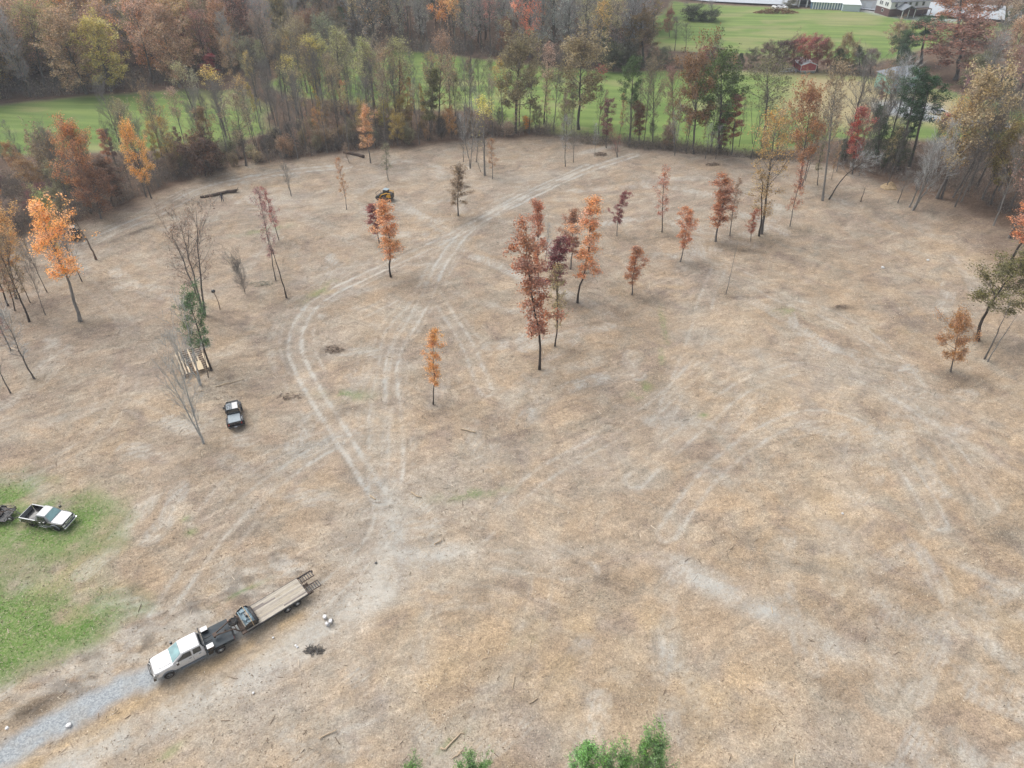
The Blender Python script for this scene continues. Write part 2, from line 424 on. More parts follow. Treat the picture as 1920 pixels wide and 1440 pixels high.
for a in [(1870, 1150, 4.5, 1.6, -45), (530, 1150, 4, .7, 38), (470, 1200, 3, .6, 40), (330, 1310, 3, .4, 38), (180, 1385, 4, .45, 36), (60, 1435, 3, .5, 36), (400, 1105, 1.2, .5, 20), (1700, 620, 6, 1, 0), (1860, 480, 5, 3, 0),
          (1560, 1000, 8, 2, 80), (1180, 1160, 5, 2, 0), (820, 1260, 6, 2, 20), (545, 350, 6, .8, 0), (640, 545, 6, .8, 10), (430, 570, 4, 1.2, -10), (1245, 540, 5, .7, 0), (1080, 1250, 7, 4, 0), (1060, 1190, 9, 4, 0),
          (860, 760, 5, 2, 0), (1170, 540, 4, 2, 60), (530, 740, 2.2, .8, -10), (1345, 1310, 7, 4, 0), (1290, 1400, 7, 4, 0), (330, 1230, 6, .9, 34), (440, 1245, 5, .9, 36), (250, 1330, 6, 1.2, 36)]:
    orange = np.maximum(orange, blob(*a) * o_n)
straw = np.exp(-(seg_dist(X, Y, P_([(-60, 1500), (40, 1445), (130, 1393), (200, 1350), (300, 1292), (430, 1232), (560, 1155)])) / .75) ** 2) * np.clip((fbm(X / 1.4, Y / 1.4, 4) - .25) * 3.5, 0, 1)
sbank = np.exp(-(seg_dist(X, Y, P_([(60, 1330), (200, 1240), (330, 1180), (450, 1100), (540, 1060)])) / 3.0) ** 2)
orange = np.maximum(orange, straw * 1.5)
stripd = seg_dist(X, Y, smooth_line(P_([(60, 1480), (160, 1415), (300, 1345), (450, 1268), (600, 1180), (700, 1090), (735, 1000), (722, 930)])))
pale = np.maximum(pale, np.exp(-(stripd / 1.7) ** 4) * np.clip((fbm(X / 1.6 + 3, Y / 1.6 + 8, 4) - .1) * 2.2, .3, .9))
pale = np.maximum(pale, sbank * np.clip((fbm(X / 1.8 + 9, Y / .9, 4) - .45) * 5, 0, .7)); dark_bank = sbank * np.clip((fbm(X / 1.5 + 29, Y / .8, 4) - .55) * 5, 0, .6)
# woods floor beyond the edge of the clearing
EDGE = [(-400, 640), (-120, 560), (0, 470), (70, 432), (170, 415), (250, 382), (330, 343), (420, 318), (560, 298), (700, 284), (860, 262), (1000, 256), (1130, 262), (1250, 276), (1400, 291), (1500, 300), (1600, 330), (1700, 362), (1800, 392), (1880, 430), (1960, 500), (2100, 640), (2500, 900)]
woods = poly_mask(X, Y, P_(EDGE + [(3200, -60), (960, -130), (-1600, -60)]), 4, 3, 7)
woods = np.maximum(woods, poly_mask(X, Y, P_([(-300, 700), (-100, 640), (0, 640), (90, 600), (110, 500), (150, 420), (0, 380), (-300, 500)]), 6, 4, 7) * .35)
woods = np.maximum(woods, poly_mask(X, Y, P_([(1640, 345), (1740, 400), (1830, 440), (1890, 520), (1990, 640), (2200, 700), (2100, 400), (1700, 300)]), 8, 4, 7) * .55)
woods = woods * (1 - field) * (1 - gravel)
dark = np.zeros(X.shape)
for a in [(625, 655, 1.6, 1.2, 0), (590, 1222, 1.8, .6, 0), (60, 1325, 2.5, 1.2, 40), (100, 1350, 3, .7, 36), (1575, 575, 2, .8, 0), (1700, 860, 2.2, 1, 30), (650, 770, 3, 1, 30), (670, 745, 3, .5, 40), (240, 440, 7, .8, 50), (340, 395, 8, .6, 40),
          (1130, 1090, 3, .8, 0), (910, 1110, 1.5, 1, 0), (1500, 1060, 4, .8, -20), (1690, 1100, 4, .7, -25), (1900, 1010, 3, 2, 0), (840, 1000, 4, .6, 20), (1600, 1310, 6, 1.2, 20), (1400, 470, 4, .8, 0)]:
    dark = np.maximum(dark, blob(*a) * np.clip((w_n - .35) * 3.2, 0, 1) * (.5 if a[1] > 980 and a[0] > 150 else 1))
flat = (1 - field) * (1 - gravel)
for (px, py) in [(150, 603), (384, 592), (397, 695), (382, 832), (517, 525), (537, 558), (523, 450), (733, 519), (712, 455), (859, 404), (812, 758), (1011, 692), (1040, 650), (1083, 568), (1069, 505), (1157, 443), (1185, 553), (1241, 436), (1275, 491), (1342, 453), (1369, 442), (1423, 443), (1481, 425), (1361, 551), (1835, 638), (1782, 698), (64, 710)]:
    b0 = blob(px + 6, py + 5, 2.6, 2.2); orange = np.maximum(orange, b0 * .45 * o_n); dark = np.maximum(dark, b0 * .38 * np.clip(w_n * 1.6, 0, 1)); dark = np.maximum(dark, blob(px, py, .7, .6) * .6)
dark = np.maximum(dark, np.maximum(edge_dk * .55, dark_bank))
relief = (fbm(X / 1.7, Y / 1.7, 4) - .5) * .22 + (fbm(X / .55 + 9, Y / .55, 3) - .5) * .09
ridge = np.abs(fbm(X / 2.6 * .8 + Y / 6, Y / 3.4 - X / 5, 4) - .5) * 2
relief = relief - .10 * np.exp(-(ridge / .09) ** 2)
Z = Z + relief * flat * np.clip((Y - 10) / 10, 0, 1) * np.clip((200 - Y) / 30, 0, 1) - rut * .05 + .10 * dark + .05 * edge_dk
ids = np.arange(X.size).reshape(X.shape)
Q = np.stack([ids[:-1, :-1], ids[:-1, 1:], ids[1:, 1:], ids[1:, :-1]], -1).reshape(-1, 4)

mg, nt, out = new_mat("cleared_ground")
pos = N(nt, "ShaderNodeNewGeometry").outputs['Position']
a1 = N(nt, "ShaderNodeAttribute", attribute_name="cover_a"); a2 = N(nt, "ShaderNodeAttribute", attribute_name="cover_b"); a3 = N(nt, "ShaderNodeAttribute", attribute_name="cover_c")
s1 = N(nt, "ShaderNodeSeparateColor"); L(nt, a1.outputs['Color'], s1.inputs[0])
s2 = N(nt, "ShaderNodeSeparateColor"); L(nt, a2.outputs['Color'], s2.inputs[0])
s3 = N(nt, "ShaderNodeSeparateColor"); L(nt, a3.outputs['Color'], s3.inputs[0])
nb = noise(nt, pos, .045, 5, .55, 1.0); nm = noise(nt, pos, .22, 6, .6, .8); nf = noise(nt, mapping(nt, pos, (1, 1, 1), 0, (31, 7, 0)), .11, 6, .6, 1.5)
c = mix(nt, mr(nt, nb, .36, .64), (.315, .254, .198), (.380, .298, .216))
c = mix(nt, math_n(nt, 'MULTIPLY', s3.outputs['Green'], .62), c, mix(nt, mr(nt, nb, .36, .64), (.385, .285, .188), (.442, .330, .212)))
c = mix(nt, mr(nt, nm, .42, .68, 0, .65), c, (.335, .308, .255))
c = mix(nt, mr(nt, nf, .50, .72, 0, .65), c, (.390, .285, .185))
c = mix(nt, mr(nt, noise(nt, mapping(nt, pos, (1, 1, 1), 0, (71, 3, 0)), .16, 6, .62, 1.2), .50, .70, 0, .7), c, (.225, .175, .145))
# combed streaks left by the mulching head, in a few directions
sA = noise(nt, mapping(nt, pos, (.22, 1.7, 1), R(-32)), 1.0, 6, .62, .5)
sB = noise(nt, mapping(nt, pos, (.20, 1.6, 1), R(28)), 1.0, 6, .62, .5)
sC = noise(nt, mapping(nt, pos, (.18, 1.5, 1), R(-5)), 1.1, 6, .62, .6)
w1 = mr(nt, noise(nt, pos, .03, 2, .5, .5), .46, .54)
st = N(nt, "ShaderNodeMix", data_type='FLOAT'); L(nt, w1, st.inputs[0]); L(nt, sA, st.inputs[2]); L(nt, sB, st.inputs[3])
st2 = N(nt, "ShaderNodeMix", data_type='FLOAT'); L(nt, mr(nt, noise(nt, pos, .05, 2, .5, .5), .5, .6), st2.inputs[0]); L(nt, st.outputs[0], st2.inputs[2]); L(nt, sC, st2.inputs[3])
streak = st2.outputs[0]
pale_c = mix(nt, noise(nt, pos, 1.1, 5, .6), (.43, .405, .355), (.52, .485, .425))
pale_c = mix(nt, mr(nt, noise(nt, pos, .12, 3, .5), .45, .62, 0, .7), pale_c, (.41, .41, .385))
pfac = math_n(nt, 'MULTIPLY', s1.outputs['Blue'], mr(nt, noise(nt, pos, 1.9, 6, .7), .3, .6, .55, 1.1))
c = mix(nt, pfac, c, pale_c)
c = mix(nt, math_n(nt, 'MULTIPLY', s2.outputs['Blue'], .55), c, (.44, .325, .195))
meadow_dry = mix(nt, noise(nt, pos, .7, 5), (.33, .26, .15), (.43, .35, .22))
wood = mix(nt, noise(nt, pos, .5, 6, .65), (.10, .070, .050), (.21, .145, .105))
c = mix(nt, s2.outputs['Red'], c, wood)
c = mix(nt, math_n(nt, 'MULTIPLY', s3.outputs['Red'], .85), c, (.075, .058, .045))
# fine litter: light chips and dark gaps
fine = noise(nt, pos, 7.5, 4, .75); fine2 = noise(nt, pos, 2.6, 5, .7)
val = math_n(nt, 'MULTIPLY', mr(nt, fine, .28, .72, .48, 1.55), mr(nt, fine2, .3, .7, .78, 1.22))
val = math_n(nt, 'MULTIPLY', val, mr(nt, streak, .32, .62, .86, 1.08))
dk = ramp(nt, noise(nt, mapping(nt, pos, (.5, 1.3, 1), R(-20)), 1.15, 7, .72, .6), [(0, (.45, .45, .45)), (.34, (.62, .62, .62)), (.43, (1, 1, 1)), (1, (1, 1, 1))])
val = math_n(nt, 'MULTIPLY', val, math_n(nt, 'MULTIPLY', mr(nt, noise(nt, mapping(nt, pos, (.5, 1, 1), R(-25)), .35, 5, .6, .9), .36, .64, .82, 1.10), mr(nt, noise(nt, pos, .09, 4, .55, .8), .35, .65, .92, 1.06)))
vm_ = N(nt, "ShaderNodeMix", data_type='FLOAT'); L(nt, math_n(nt, 'MULTIPLY', s1.outputs['Blue'], .65), vm_.inputs[0]); L(nt, val, vm_.inputs[2]); vm_.inputs[3].default_value = 1.02; val = vm_.outputs[0]
vc = N(nt, "ShaderNodeCombineColor")
for i in range(3): L(nt, val, vc.inputs[i])
c = mix(nt, 1.0, c, vc.outputs[0], 'MULTIPLY'); c = mix(nt, .5, c, dk, 'MULTIPLY')
specks = N(nt, "ShaderNodeTexVoronoi", feature='F1'); specks.inputs['Scale'].default_value = 2.3; L(nt, mapping(nt, pos, (1, 1.9, 1), R(25)), specks.inputs['Vector'])
c = mix(nt, mr(nt, specks.outputs['Distance'], .05, .12, .55, 0), c, (.58, .50, .38))
# green growth
gcol = mix(nt, mr(nt, noise(nt, pos, .4, 5, .65), .3, .7), (.085, .165, .036), (.150, .240, .065))
gcol = mix(nt, mr(nt, noise(nt, pos, 5.0, 3, .7), .48, .72, 0, .7), gcol, (.42, .38, .24))
gm = math_n(nt, 'MULTIPLY', s1.outputs['Red'], mr(nt, noise(nt, pos, 2.4, 5, .75), .30, .55, .62, 1.1))
c = mix(nt, gm, c, gcol)
# mown fields
fr = mapping(nt, pos, (.02, .35, 1), R(6))
fcol = mix(nt, mr(nt, noise(nt, pos, .035, 5, .6), .35, .65), (.165, .245, .068), (.240, .300, .100))
fcol = mix(nt, mr(nt, noise(nt, fr, 1.0, 4, .6), .40, .60, 0, .7), fcol, (.115, .180, .055))
fcol = mix(nt, mr(nt, s2.outputs['Green'], 0, 1, 0, .9), fcol, meadow_dry)
c = mix(nt, s1.outputs['Green'], c, fcol)
# gravel
gv = N(nt, "ShaderNodeTexVoronoi", feature='F1'); gv.inputs['Scale'].default_value = 9.0; L(nt, pos, gv.inputs['Vector'])
gsep = N(nt, "ShaderNodeSeparateColor"); L(nt, gv.outputs['Color'], gsep.inputs[0])
gvc = mix(nt, gsep.outputs[0], (.25, .270, .285), (.42, .445, .455))
gvc = mix(nt, mr(nt, noise(nt, pos, .5, 5), .5, .75, 0, .5), gvc, (.34, .29, .22))
c = mix(nt, a1.outputs['Alpha'], c, gvc)
bs = N(nt, "ShaderNodeBsdfPrincipled"); bs.inputs['Roughness'].default_value = .95; bs.inputs['Specular IOR Level'].default_value = .1
L(nt, c, bs.inputs['Base Color'])
hsum = math_n(nt, 'ADD', math_n(nt, 'MULTIPLY', fine, .5), math_n(nt, 'ADD', math_n(nt, 'MULTIPLY', streak, .8), fine2))
bp = N(nt, "ShaderNodeBump"); bp.inputs['Strength'].default_value = .5; bp.inputs['Distance'].default_value = .14
L(nt, hsum, bp.inputs['Height']); L(nt, bp.outputs[0], bs.inputs['Normal'])
L(nt, bs.outputs[0], out.inputs[0])

gme = quads_mesh("ground", np.stack([X, Y, Z], -1).reshape(-1, 3), Q, [mg], None, True)
def cattr(nm, r, g, b, a):
    at = gme.color_attributes.new(nm, 'FLOAT_COLOR', 'POINT')
    at.data.foreach_set('color', np.stack([r, g, b, a], -1).astype(np.float32).ravel())
cattr("cover_a", grass, field, pale, gravel)
cattr("cover_b", woods, lawn, orange, pale)
tone = np.clip(1.15 - (Y - 20) / 62 + (fbm(X / 22, Y / 22, 4) - .5) * 2.2 + X / 260, 0, 1)
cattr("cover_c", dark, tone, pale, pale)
tag(link("ground", gme), "litter strewn cleared ground with green fields around it", kind='structure')

# river behind the far field, a long sheet with a far bank
mw, nt, out = new_mat("river_water")
bs = N(nt, "ShaderNodeBsdfPrincipled"); bs.inputs['Base Color'].default_value = (.42, .45, .48, 1); bs.inputs['Roughness'].default_value = .12
bs.inputs['Specular IOR Level'].default_value = 1.0
bp = N(nt, "ShaderNodeBump"); bp.inputs['Strength'].default_value = .15
L(nt, noise(nt, N(nt, "ShaderNodeNewGeometry").outputs['Position'], .8, 3), bp.inputs['Height']); L(nt, bp.outputs[0], bs.inputs['Normal']); L(nt, bs.outputs[0], out.inputs[0])
bm = bmesh.new()
near = Gp([(1150, -8), (1262, -1), (1330, 5), (1500, 13), (1600, 18), (1640, 22), (1740, 32), (1850, 38), (1960, 48), (2300, 70)])
far = Gp([(2300, 20), (1960, 14), (1850, 12), (1740, 6), (1660, 3), (1600, 1), (1560, -6), (1500, -16), (1300, -26), (1150, -30)])
bm.faces.new([bm.verts.new((x, y, .55)) for x, y in near + far])
me = bpy.data.meshes.new("river"); bm.to_mesh(me); bm.free(); me.materials.append(mw)
tag(link("river", me), "pale river behind the far field", kind='structure')
# ------------------------------------------------------------------ trees: a few of each kind are grown, then set out one by one
def rot_about(v, axis_, ang):
    """Rodrigues, arrays"""
    axis_ = norm(axis_); c = np.cos(ang)[:, None]; s = np.sin(ang)[:, None]
    return v * c + np.cross(axis_, v) * s + axis_ * (axis_ * v).sum(-1, keepdims=True) * (1 - c)

def curve(P0, D, Ln, n, up, rs, wig=.12):
    """B polylines of n points starting at P0 along D, bending by up"""
    B = len(P0); pts = [P0]; d = norm(D); step = (Ln / (n - 1))[:, None]
    for i in range(n - 1):
        pts.append(pts[-1] + d * step)
        d = norm(d + np.array([0, 0, 1.0]) * np.asarray(up).reshape(-1, 1) + rs.normal(size=(B, 3)) * wig)
    return np.stack(pts, 1)

def along(P, t):
    """point on polylines at parameter t (B,m) -> (B,m,3) and tangent"""
    n = P.shape[1]; f = np.clip(t, 0, .999) * (n - 1); i = f.astype(int); w = (f - i)[..., None]
    b = np.arange(len(P))[:, None]
    a = P[b, i]; c = P[b, i + 1]
    return a * (1 - w) + c * w, norm(c - a)

def grow(name, H, base, shape, nlimb, elev, limb_up, nsub, ntwig, twig_len, leaf_n, leaf_size, seed, trunk_r=.014, stems=1, spread=0.0, wig=.03, leaf_spread=.35, leaf_top=False,
         flat=0.0, needle=False, limb_r=.42, sub_len=.5, twig_r=.0085, pale=False, leaf_lo=0.0, gap=0.0, trunk_k=8):
    """H height, base start of crown (0-1), shape(t) crown radius (in H) at crown height t"""
    rs = np.random.RandomState(seed)
    tr = Geo(); cr = Geo()
    limbs = []; subs_P = []
    radius = 0
    for sidx in range(stems):
        a0 = rs.uniform(0, 6.28) if stems == 1 else sidx * 6.283 / stems + rs.uniform(-.4, .4)
        nT = 12; t = np.linspace(0, 1, nT)
        hh = H * (1 if sidx == 0 else rs.uniform(.75, .97))
        out_ = spread * H * (t ** 1.25) * (1 if stems > 1 else 0)
        wx = np.cumsum(rs.normal(size=nT)) * wig * H / nT * 1.3; wy = np.cumsum(rs.normal(size=nT)) * wig * H / nT * 1.3
        wx -= wx[0]; wy -= wy[0]
        T = np.stack([math.cos(a0) * out_ + wx, math.sin(a0) * out_ + wy, t * hh * .97], -1)
        r0 = trunk_r * H * (1 if stems == 1 else .72)
        Rt = r0 * (1 - t) ** .8 * .92 + r0 * .06; Rt[0] *= 1.35
        T[0, 2] -= .25
        tubes(tr, T[None], Rt[None], trunk_k, 0)
        nl = max(3, int(nlimb / stems ** .6))
        tt = (np.arange(nl) + rs.uniform(.1, .9, nl)) / nl
        th = base + (1 - base) * tt * .97
        P0, _ = along(T[None].repeat(nl, 0), th[:, None]); P0 = P0[:, 0]
        az = a0 + np.arange(nl) * 2.39996 + rs.uniform(-.5, .5, nl)
        el = np.radians(np.array([elev(v) for v in tt]) + rs.normal(size=nl) * 7)
        D = np.stack([np.cos(az) * np.cos(el), np.sin(az) * np.cos(el), np.sin(el)], -1)
        rad = np.array([shape(v) for v in tt]) * H
        if gap > 0:                                   # lopsided and gappy: whole sides thin out
            rad = rad * np.clip(1.15 - gap * (np.sin(az * 1.0 + th * 9 + seed) * .5 + .5) - gap * rs.uniform(0, 1.0, nl), .22, 1.4)
        Ln = rad / np.maximum(.35, np.cos(el)) * rs.uniform(.75, 1.15, nl)
        LP = curve(P0, D, Ln, 5, limb_up, rs, .10)
        rr = np.interp(th, t, Rt) * limb_r
        LR = np.minimum(rr, Ln * .03 + .012)[:, None] * np.array([1, .8, .6, .42, .22])[None]
        tubes(tr, LP, LR, 5, 0)
        ts = rs.uniform(.22, 1.0, (nl, nsub)); ts[:, 0] = .97
        S0, SD = along(LP, ts)
        S0 = S0.reshape(-1, 3); SD = SD.reshape(-1, 3); B = len(S0)
        SD = norm(SD + rand_dirs(rs, B) * .75 + np.array([0, 0, .12]))
        SL = (np.repeat(Ln, nsub) * sub_len * (1.15 - ts.reshape(-1) * .5)) * rs.uniform(.6, 1.2, B) + .15
        SP = curve(S0, SD, SL, 3, .05, rs, .14)
        SR = np.clip(SL * .012, .006, .03)[:, None] * np.array([1.2, .8, .4])[None]
        tubes(cr, SP, SR, 3, 0)
        # leader tips too
        tw = rs.uniform(.2, 1.0, (B, ntwig)); W0, WD = along(SP, tw)
        W0 = W0.reshape(-1, 3); WD = WD.reshape(-1, 3); BW = len(W0)
        WD = norm(WD + rand_dirs(rs, BW) * .8 + np.array([0, 0, .15]))
        WL = twig_len * rs.uniform(.5, 1.3, BW)
        W1 = W0 + WD * WL[:, None]
        tubes(cr, np.stack([W0, W1], 1), np.stack([np.full(BW, twig_r), np.full(BW, twig_r * .5)], 1), 3, 0)
        if leaf_n > 0:
            nL = int(leaf_n / stems); sel = rs.randint(0, BW, nL)
            if leaf_top or leaf_lo > 0:
                zz = W1[:, 2] / H; p = np.clip((zz - leaf_lo) * 6, .03, 1) if leaf_lo > 0 else np.ones(BW)
                if leaf_top: p = p * np.clip((zz - .55) * 5, .02, 1)
                p = p / p.sum(); sel = rs.choice(BW, nL, p=p)
            C = W0[sel] + WD[sel] * (WL[sel] * rs.uniform(.2, 1.15, nL))[:, None] + rs.normal(size=(nL, 3)) * leaf_spread * .5
            C[:, 2] = np.maximum(C[:, 2], .15)
            leaves(cr, C, leaf_size, rs, 1, flat, .35 if needle else .7)
            radius = max(radius, np.percentile(np.hypot(C[:, 0], C[:, 1]), 96))
        else:
            radius = max(radius, np.percentile(np.hypot(W1[:, 0], W1[:, 1]), 96))
    tm = tr.mesh(name + "_trunk", [M_BARK], True)
    cm = cr.mesh(name + "_crown", [(M_TWIG_PALE if pale else M_TWIG) if leaf_n > 0 else M_BARK, M_NEEDLE if needle else M_LEAF])
    return dict(H=H, Rad=radius, trunk=tm, crown=cm, leafy=leaf_n > 0)

dome = lambda w, p=.75: (lambda t: w * max(.12, math.sin(math.pi * min(1, (t * .82 + .16))) ** p))
colm = lambda w: (lambda t: w * (1.0 if .12 < t < .6 else (.7 if t <= .12 else max(.25, 1 - (t - .6) * 1.7))))
cone = lambda w: (lambda t: w * (1 - t * .88))
PROTO = {}
def fam(name, lst): PROTO[name] = lst
fam('sap', [grow("young_oak_%d" % i, 14, .27, colm(.105 + .012 * (i % 3)), 26, lambda t: 20 + 38 * t, .12, 5, 5, .5, 6200, .15, 100 + i, .0066, gap=.8, leaf_spread=.30, wig=.05) for i in range(6)])
fam('sapthin', [grow("thin_oak_%d" % i, 13, .25, colm(.10), 22, lambda t: 30 + 30 * t, .10, 4, 4, .5, 2000, .16, 130 + i, .0078, gap=.5, leaf_spread=.35, wig=.05) for i in range(4)])
fam('oak', [grow("broad_oak_%d" % i, 19, .33, dome(.29), 32, lambda t: 18 + 52 * t, .10, 8, 6, .9, 10000, .34, 200 + i, .016, gap=.35, leaf_spread=.6, wig=.05) for i in range(5)])
fam('oakthin', [grow("open_oak_%d" % i, 19, .36, dome(.25), 28, lambda t: 25 + 50 * t, .10, 8, 6, .9, 3800, .26, 230 + i, .014, gap=.35, leaf_spread=.6, wig=.05) for i in range(4)])
fam('poplar', [grow("tall_poplar_%d" % i, 20, .38, colm(.125), 34, lambda t: 38 + 28 * t, .12, 6, 5, .7, 2700, .22, 260 + i, .0105, gap=.3, leaf_lo=.5, leaf_spread=.4, wig=.025) for i in range(4)])
fam('poplartop', [grow("bare_poplar_%d" % i, 20, .35, colm(.12), 34, lambda t: 40 + 28 * t, .12, 6, 6, .75, 1000, .22, 280 + i, .0100, gap=.3, leaf_lo=.78, leaf_spread=.4, wig=.025) for i in range(4)])
fam('bare', [grow("bare_tree_%d" % i, 19, .32, colm(.14), 30, lambda t: 42 + 30 * t, .12, 7, 7, .85, 0, 0, 300 + i, .0090, gap=.3, wig=.035, twig_r=.009) for i in range(5)])
fam('farbare', [grow("far_bare_%d" % i, 20, .18, colm(.15), 44, lambda t: 42 + 28 * t, .12, 7, 7, 1.0, 900, .26, 310 + i, .0105, gap=.2, wig=.035, leaf_spread=.5, twig_r=.020, pale=True) for i in range(4)])
fam('faroak', [grow("far_oak_%d" % i, 19, .12, dome(.31, .6), 40, lambda t: 5 + 62 * t, .10, 8, 6, 1.0, 11000, .40, 220 + i, .016, gap=.3, leaf_spread=.7, wig=.05) for i in range(5)])
fam('openmaple', [grow('open_maple_%d' % i, 16, .40, dome(.23), 26, lambda t: 25 + 45 * t, .10, 7, 6, .7, 6500, .19, 470 + i, .012, gap=.7, leaf_spread=.4, wig=.05) for i in range(2)])
fam('evergreen', [grow('evergreen_0', 11, .30, dome(.24, .6), 30, lambda t: 15 + 45 * t, .12, 7, 6, .45, 7000, .20, 481, .013, needle=True, gap=.55, leaf_spread=.3)])
fam('cedtop', [grow('cedar_top_%d' % i, 8, .15, dome(.20, .5), 40, lambda t: 30 + 35 * t, .14, 7, 6, .35, 9000, .15, 440 + i, .016, needle=True, gap=.75, leaf_spread=.22) for i in range(4)])
fam('bareopen', [grow("open_bare_%d" % i, 14, .25, dome(.22), 20, lambda t: 38 + 30 * t, .10, 7, 8, .8, 0, 0, 330 + i, .017, twig_r=.009, stems=2 + i, spread=.16, gap=.3, wig=.05) for i in range(2)])
fam('forkoak', [grow("forked_oak_0", 16, .32, dome(.26), 26, lambda t: 20 + 40 * t, .08, 6, 6, .8, 3600, .17, 351, .017, stems=3, spread=.14, gap=.4, leaf_spread=.5, wig=.06)])
fam('pine', [grow("pine_%d" % i, 21, .52, dome(.135, .6), 26, lambda t: 5 + 35 * t, .16, 7, 6, .55, 9000, .26, 400 + i, .0105, needle=True, gap=.45, leaf_spread=.40, flat=.45, wig=.03) for i in range(3)])
fam('cedar', [grow("cedar_%d" % i, 8, .08, cone(.26), 46, lambda t: 12 + 40 * t, .12, 7, 7, .4, 11000, .15, 430 + i, .016, needle=True, gap=.3, leaf_spread=.25) for i in range(3)])
fam('maple', [grow("round_maple_%d" % i, 11, .22, dome(.27), 26, lambda t: 22 + 45 * t, .10, 7, 7, .6, 9500, .19, 460 + i, .014, gap=.3, leaf_spread=.45) for i in range(3)])
fam('bush', [grow("bush_%d" % i, 4.5, .05, dome(.42), 26, lambda t: 30 + 40 * t, .08, 6, 6, .5, 5000, .19, 500 + i, .012, stems=3, spread=.2, gap=.25, leaf_spread=.35) for i in range(3)])
fam('twigbush', [grow("twig_bush_%d" % i, 4.5, .05, dome(.36), 26, lambda t: 45 + 30 * t, .08, 6, 7, .7, 0, 0, 520 + i, .011, stems=4, spread=.16, gap=.25) for i in range(2)])
fam('snag', [grow("snag_0", 9, .6, colm(.03), 5, lambda t: 45, .08, 1, 1, .3, 0, 0, 541, .010, wig=.03), grow("snag_1", 4, .5, colm(.12), 6, lambda t: 45, .08, 2, 3, .4, 0, 0, 542, .022, wig=.06)])
fam('curved', [grow("leaning_oak_0", 15, .42, dome(.20), 24, lambda t: 10 + 45 * t, .10, 7, 7, .7, 8500, .20, 561, .013, gap=.35, leaf_spread=.45, wig=.03),
               grow("leaning_bare_0", 13, .5, dome(.24), 18, lambda t: 10 + 45 * t, .10, 7, 7, .8, 0, 0, 562, .011, gap=.3, wig=.03)])
def bend(p, amt):
    for k in ('trunk', 'crown'):
        me = p[k]; n = len(me.vertices); co = np.empty(n * 3, np.float32); me.vertices.foreach_get('co', co); co = co.reshape(-1, 3)
        co[:, 0] += amt * p['H'] * (np.clip(co[:, 2] / p['H'], 0, 1.1) ** 2.0 - np.clip(co[:, 2] / p['H'], 0, 1.1))
        me.vertices.foreach_set('co', co.ravel()); me.update()
bend(PROTO['curved'][0], .30); bend(PROTO['curved'][1], .42)

KIND_NAME = dict(sap='young_oak', sapthin='young_oak', oak='oak_tree', oakthin='oak_tree', poplar='poplar_tree', poplartop='poplar_tree', bare='bare_tree', farbare='bare_tree', faroak='oak_tree', bareopen='bare_tree', forkoak='oak_tree',
                 pine='pine_tree', cedar='cedar_tree', cedtop='cedar_tree', evergreen='cedar_tree', openmaple='maple_tree', maple='maple_tree', bush='bush', twigbush='bush', snag='tree_snag', curved='leaning_tree')
C_ = dict(rust=(.37, .17, .070), orange=(.68, .32, .065), dorange=(.56, .25, .085), red=(.36, .115, .055), maroon=(.20, .085, .080), brown=(.26, .180, .115), tan=(.36, .270, .165), olive=(.235, .200, .120),
          gold=(.40, .26, .065), yellow=(.56, .44, .08), ygreen=(.36, .34, .14), green=(.115, .155, .052), dgreen=(.040, .085, .035), lgreen=(.16, .26, .05), pink=(.33, .16, .13), bronze=(.30, .200, .100),
          grey=(.225, .215, .20), lgrey=(.40, .41, .40), dgrey=(.15, .14, .13), dark=(.065, .055, .048), brownbark=(.17, .135, .11))
_trs = np.random.RandomState(77)
def plant_at(kind, x, y, h, w, color, label, cat='tree', group=None, bark='dgrey', tilt=0.0, var=None, fwd=0.0, jit=.10, curve_side=None):
    """h height in m, w crown diameter in m, tilt in radians to the right"""
    pl = PROTO[kind]; p = pl[(var if var is not None else _trs.randint(0, 999)) % len(pl)]
    sz = h / p['H']; sx = (w / 2) / p['Rad'] if w else sz
    col = C_[color] if isinstance(color, str) else color
    col = tuple(max(0.01, 1.12 * c * (1 + _trs.uniform(-jit, jit))) for c in col)
    bc = C_[bark] if isinstance(bark, str) else bark
    r = _trs.uniform(0, 6.28) if kind != 'curved' else (0 if (curve_side or 1) > 0 else math.pi)
    M = Matrix.Translation((x, y, on_ground(x, y))) @ Matrix.Rotation(tilt, 4, 'Y') @ Matrix.Rotation(fwd, 4, 'X') @ Matrix.Rotation(r, 4, 'Z')
    o = empty(KIND_NAME[kind]); o.matrix_world = M @ Matrix.Diagonal((sx, sx, sz, 1))
    t = link('trunk', p['trunk'], o); c = link('crown', p['crown'], o)
    t.color = (*bc, 1)
    c.color = (*(col if p['leafy'] else bc if color is None or not isinstance(color, str) else C_[color]), 1)
    tag(o, label, cat, group)
    return o
def plant(kind, bx, by, tx, ty, wpx, color, label, cat='tree', group=None, bark='dgrey', **kw):
    """base and tip given where the picture shows them; the tip is taken at the distance of the base"""
    x, y = G(bx, by); z0 = on_ground(x, y)
    x, y = G(bx, by, z0)
    d = ray(tx, ty); t = y / d[1]; xt = d[0] * t; zt = CAM_H + d[2] * t
    h = math.hypot(xt - x, zt - z0); tilt = math.atan2(xt - x, zt - z0)
    tilt = max(-.75, min(.75, tilt))
    zc = y * _c + (CAM_H - (z0 + zt) / 2) * _s
    return plant_at(kind, x, y, h, wpx / FPX * zc, color, label, cat, group, bark, tilt, **kw)

T = 'tree'
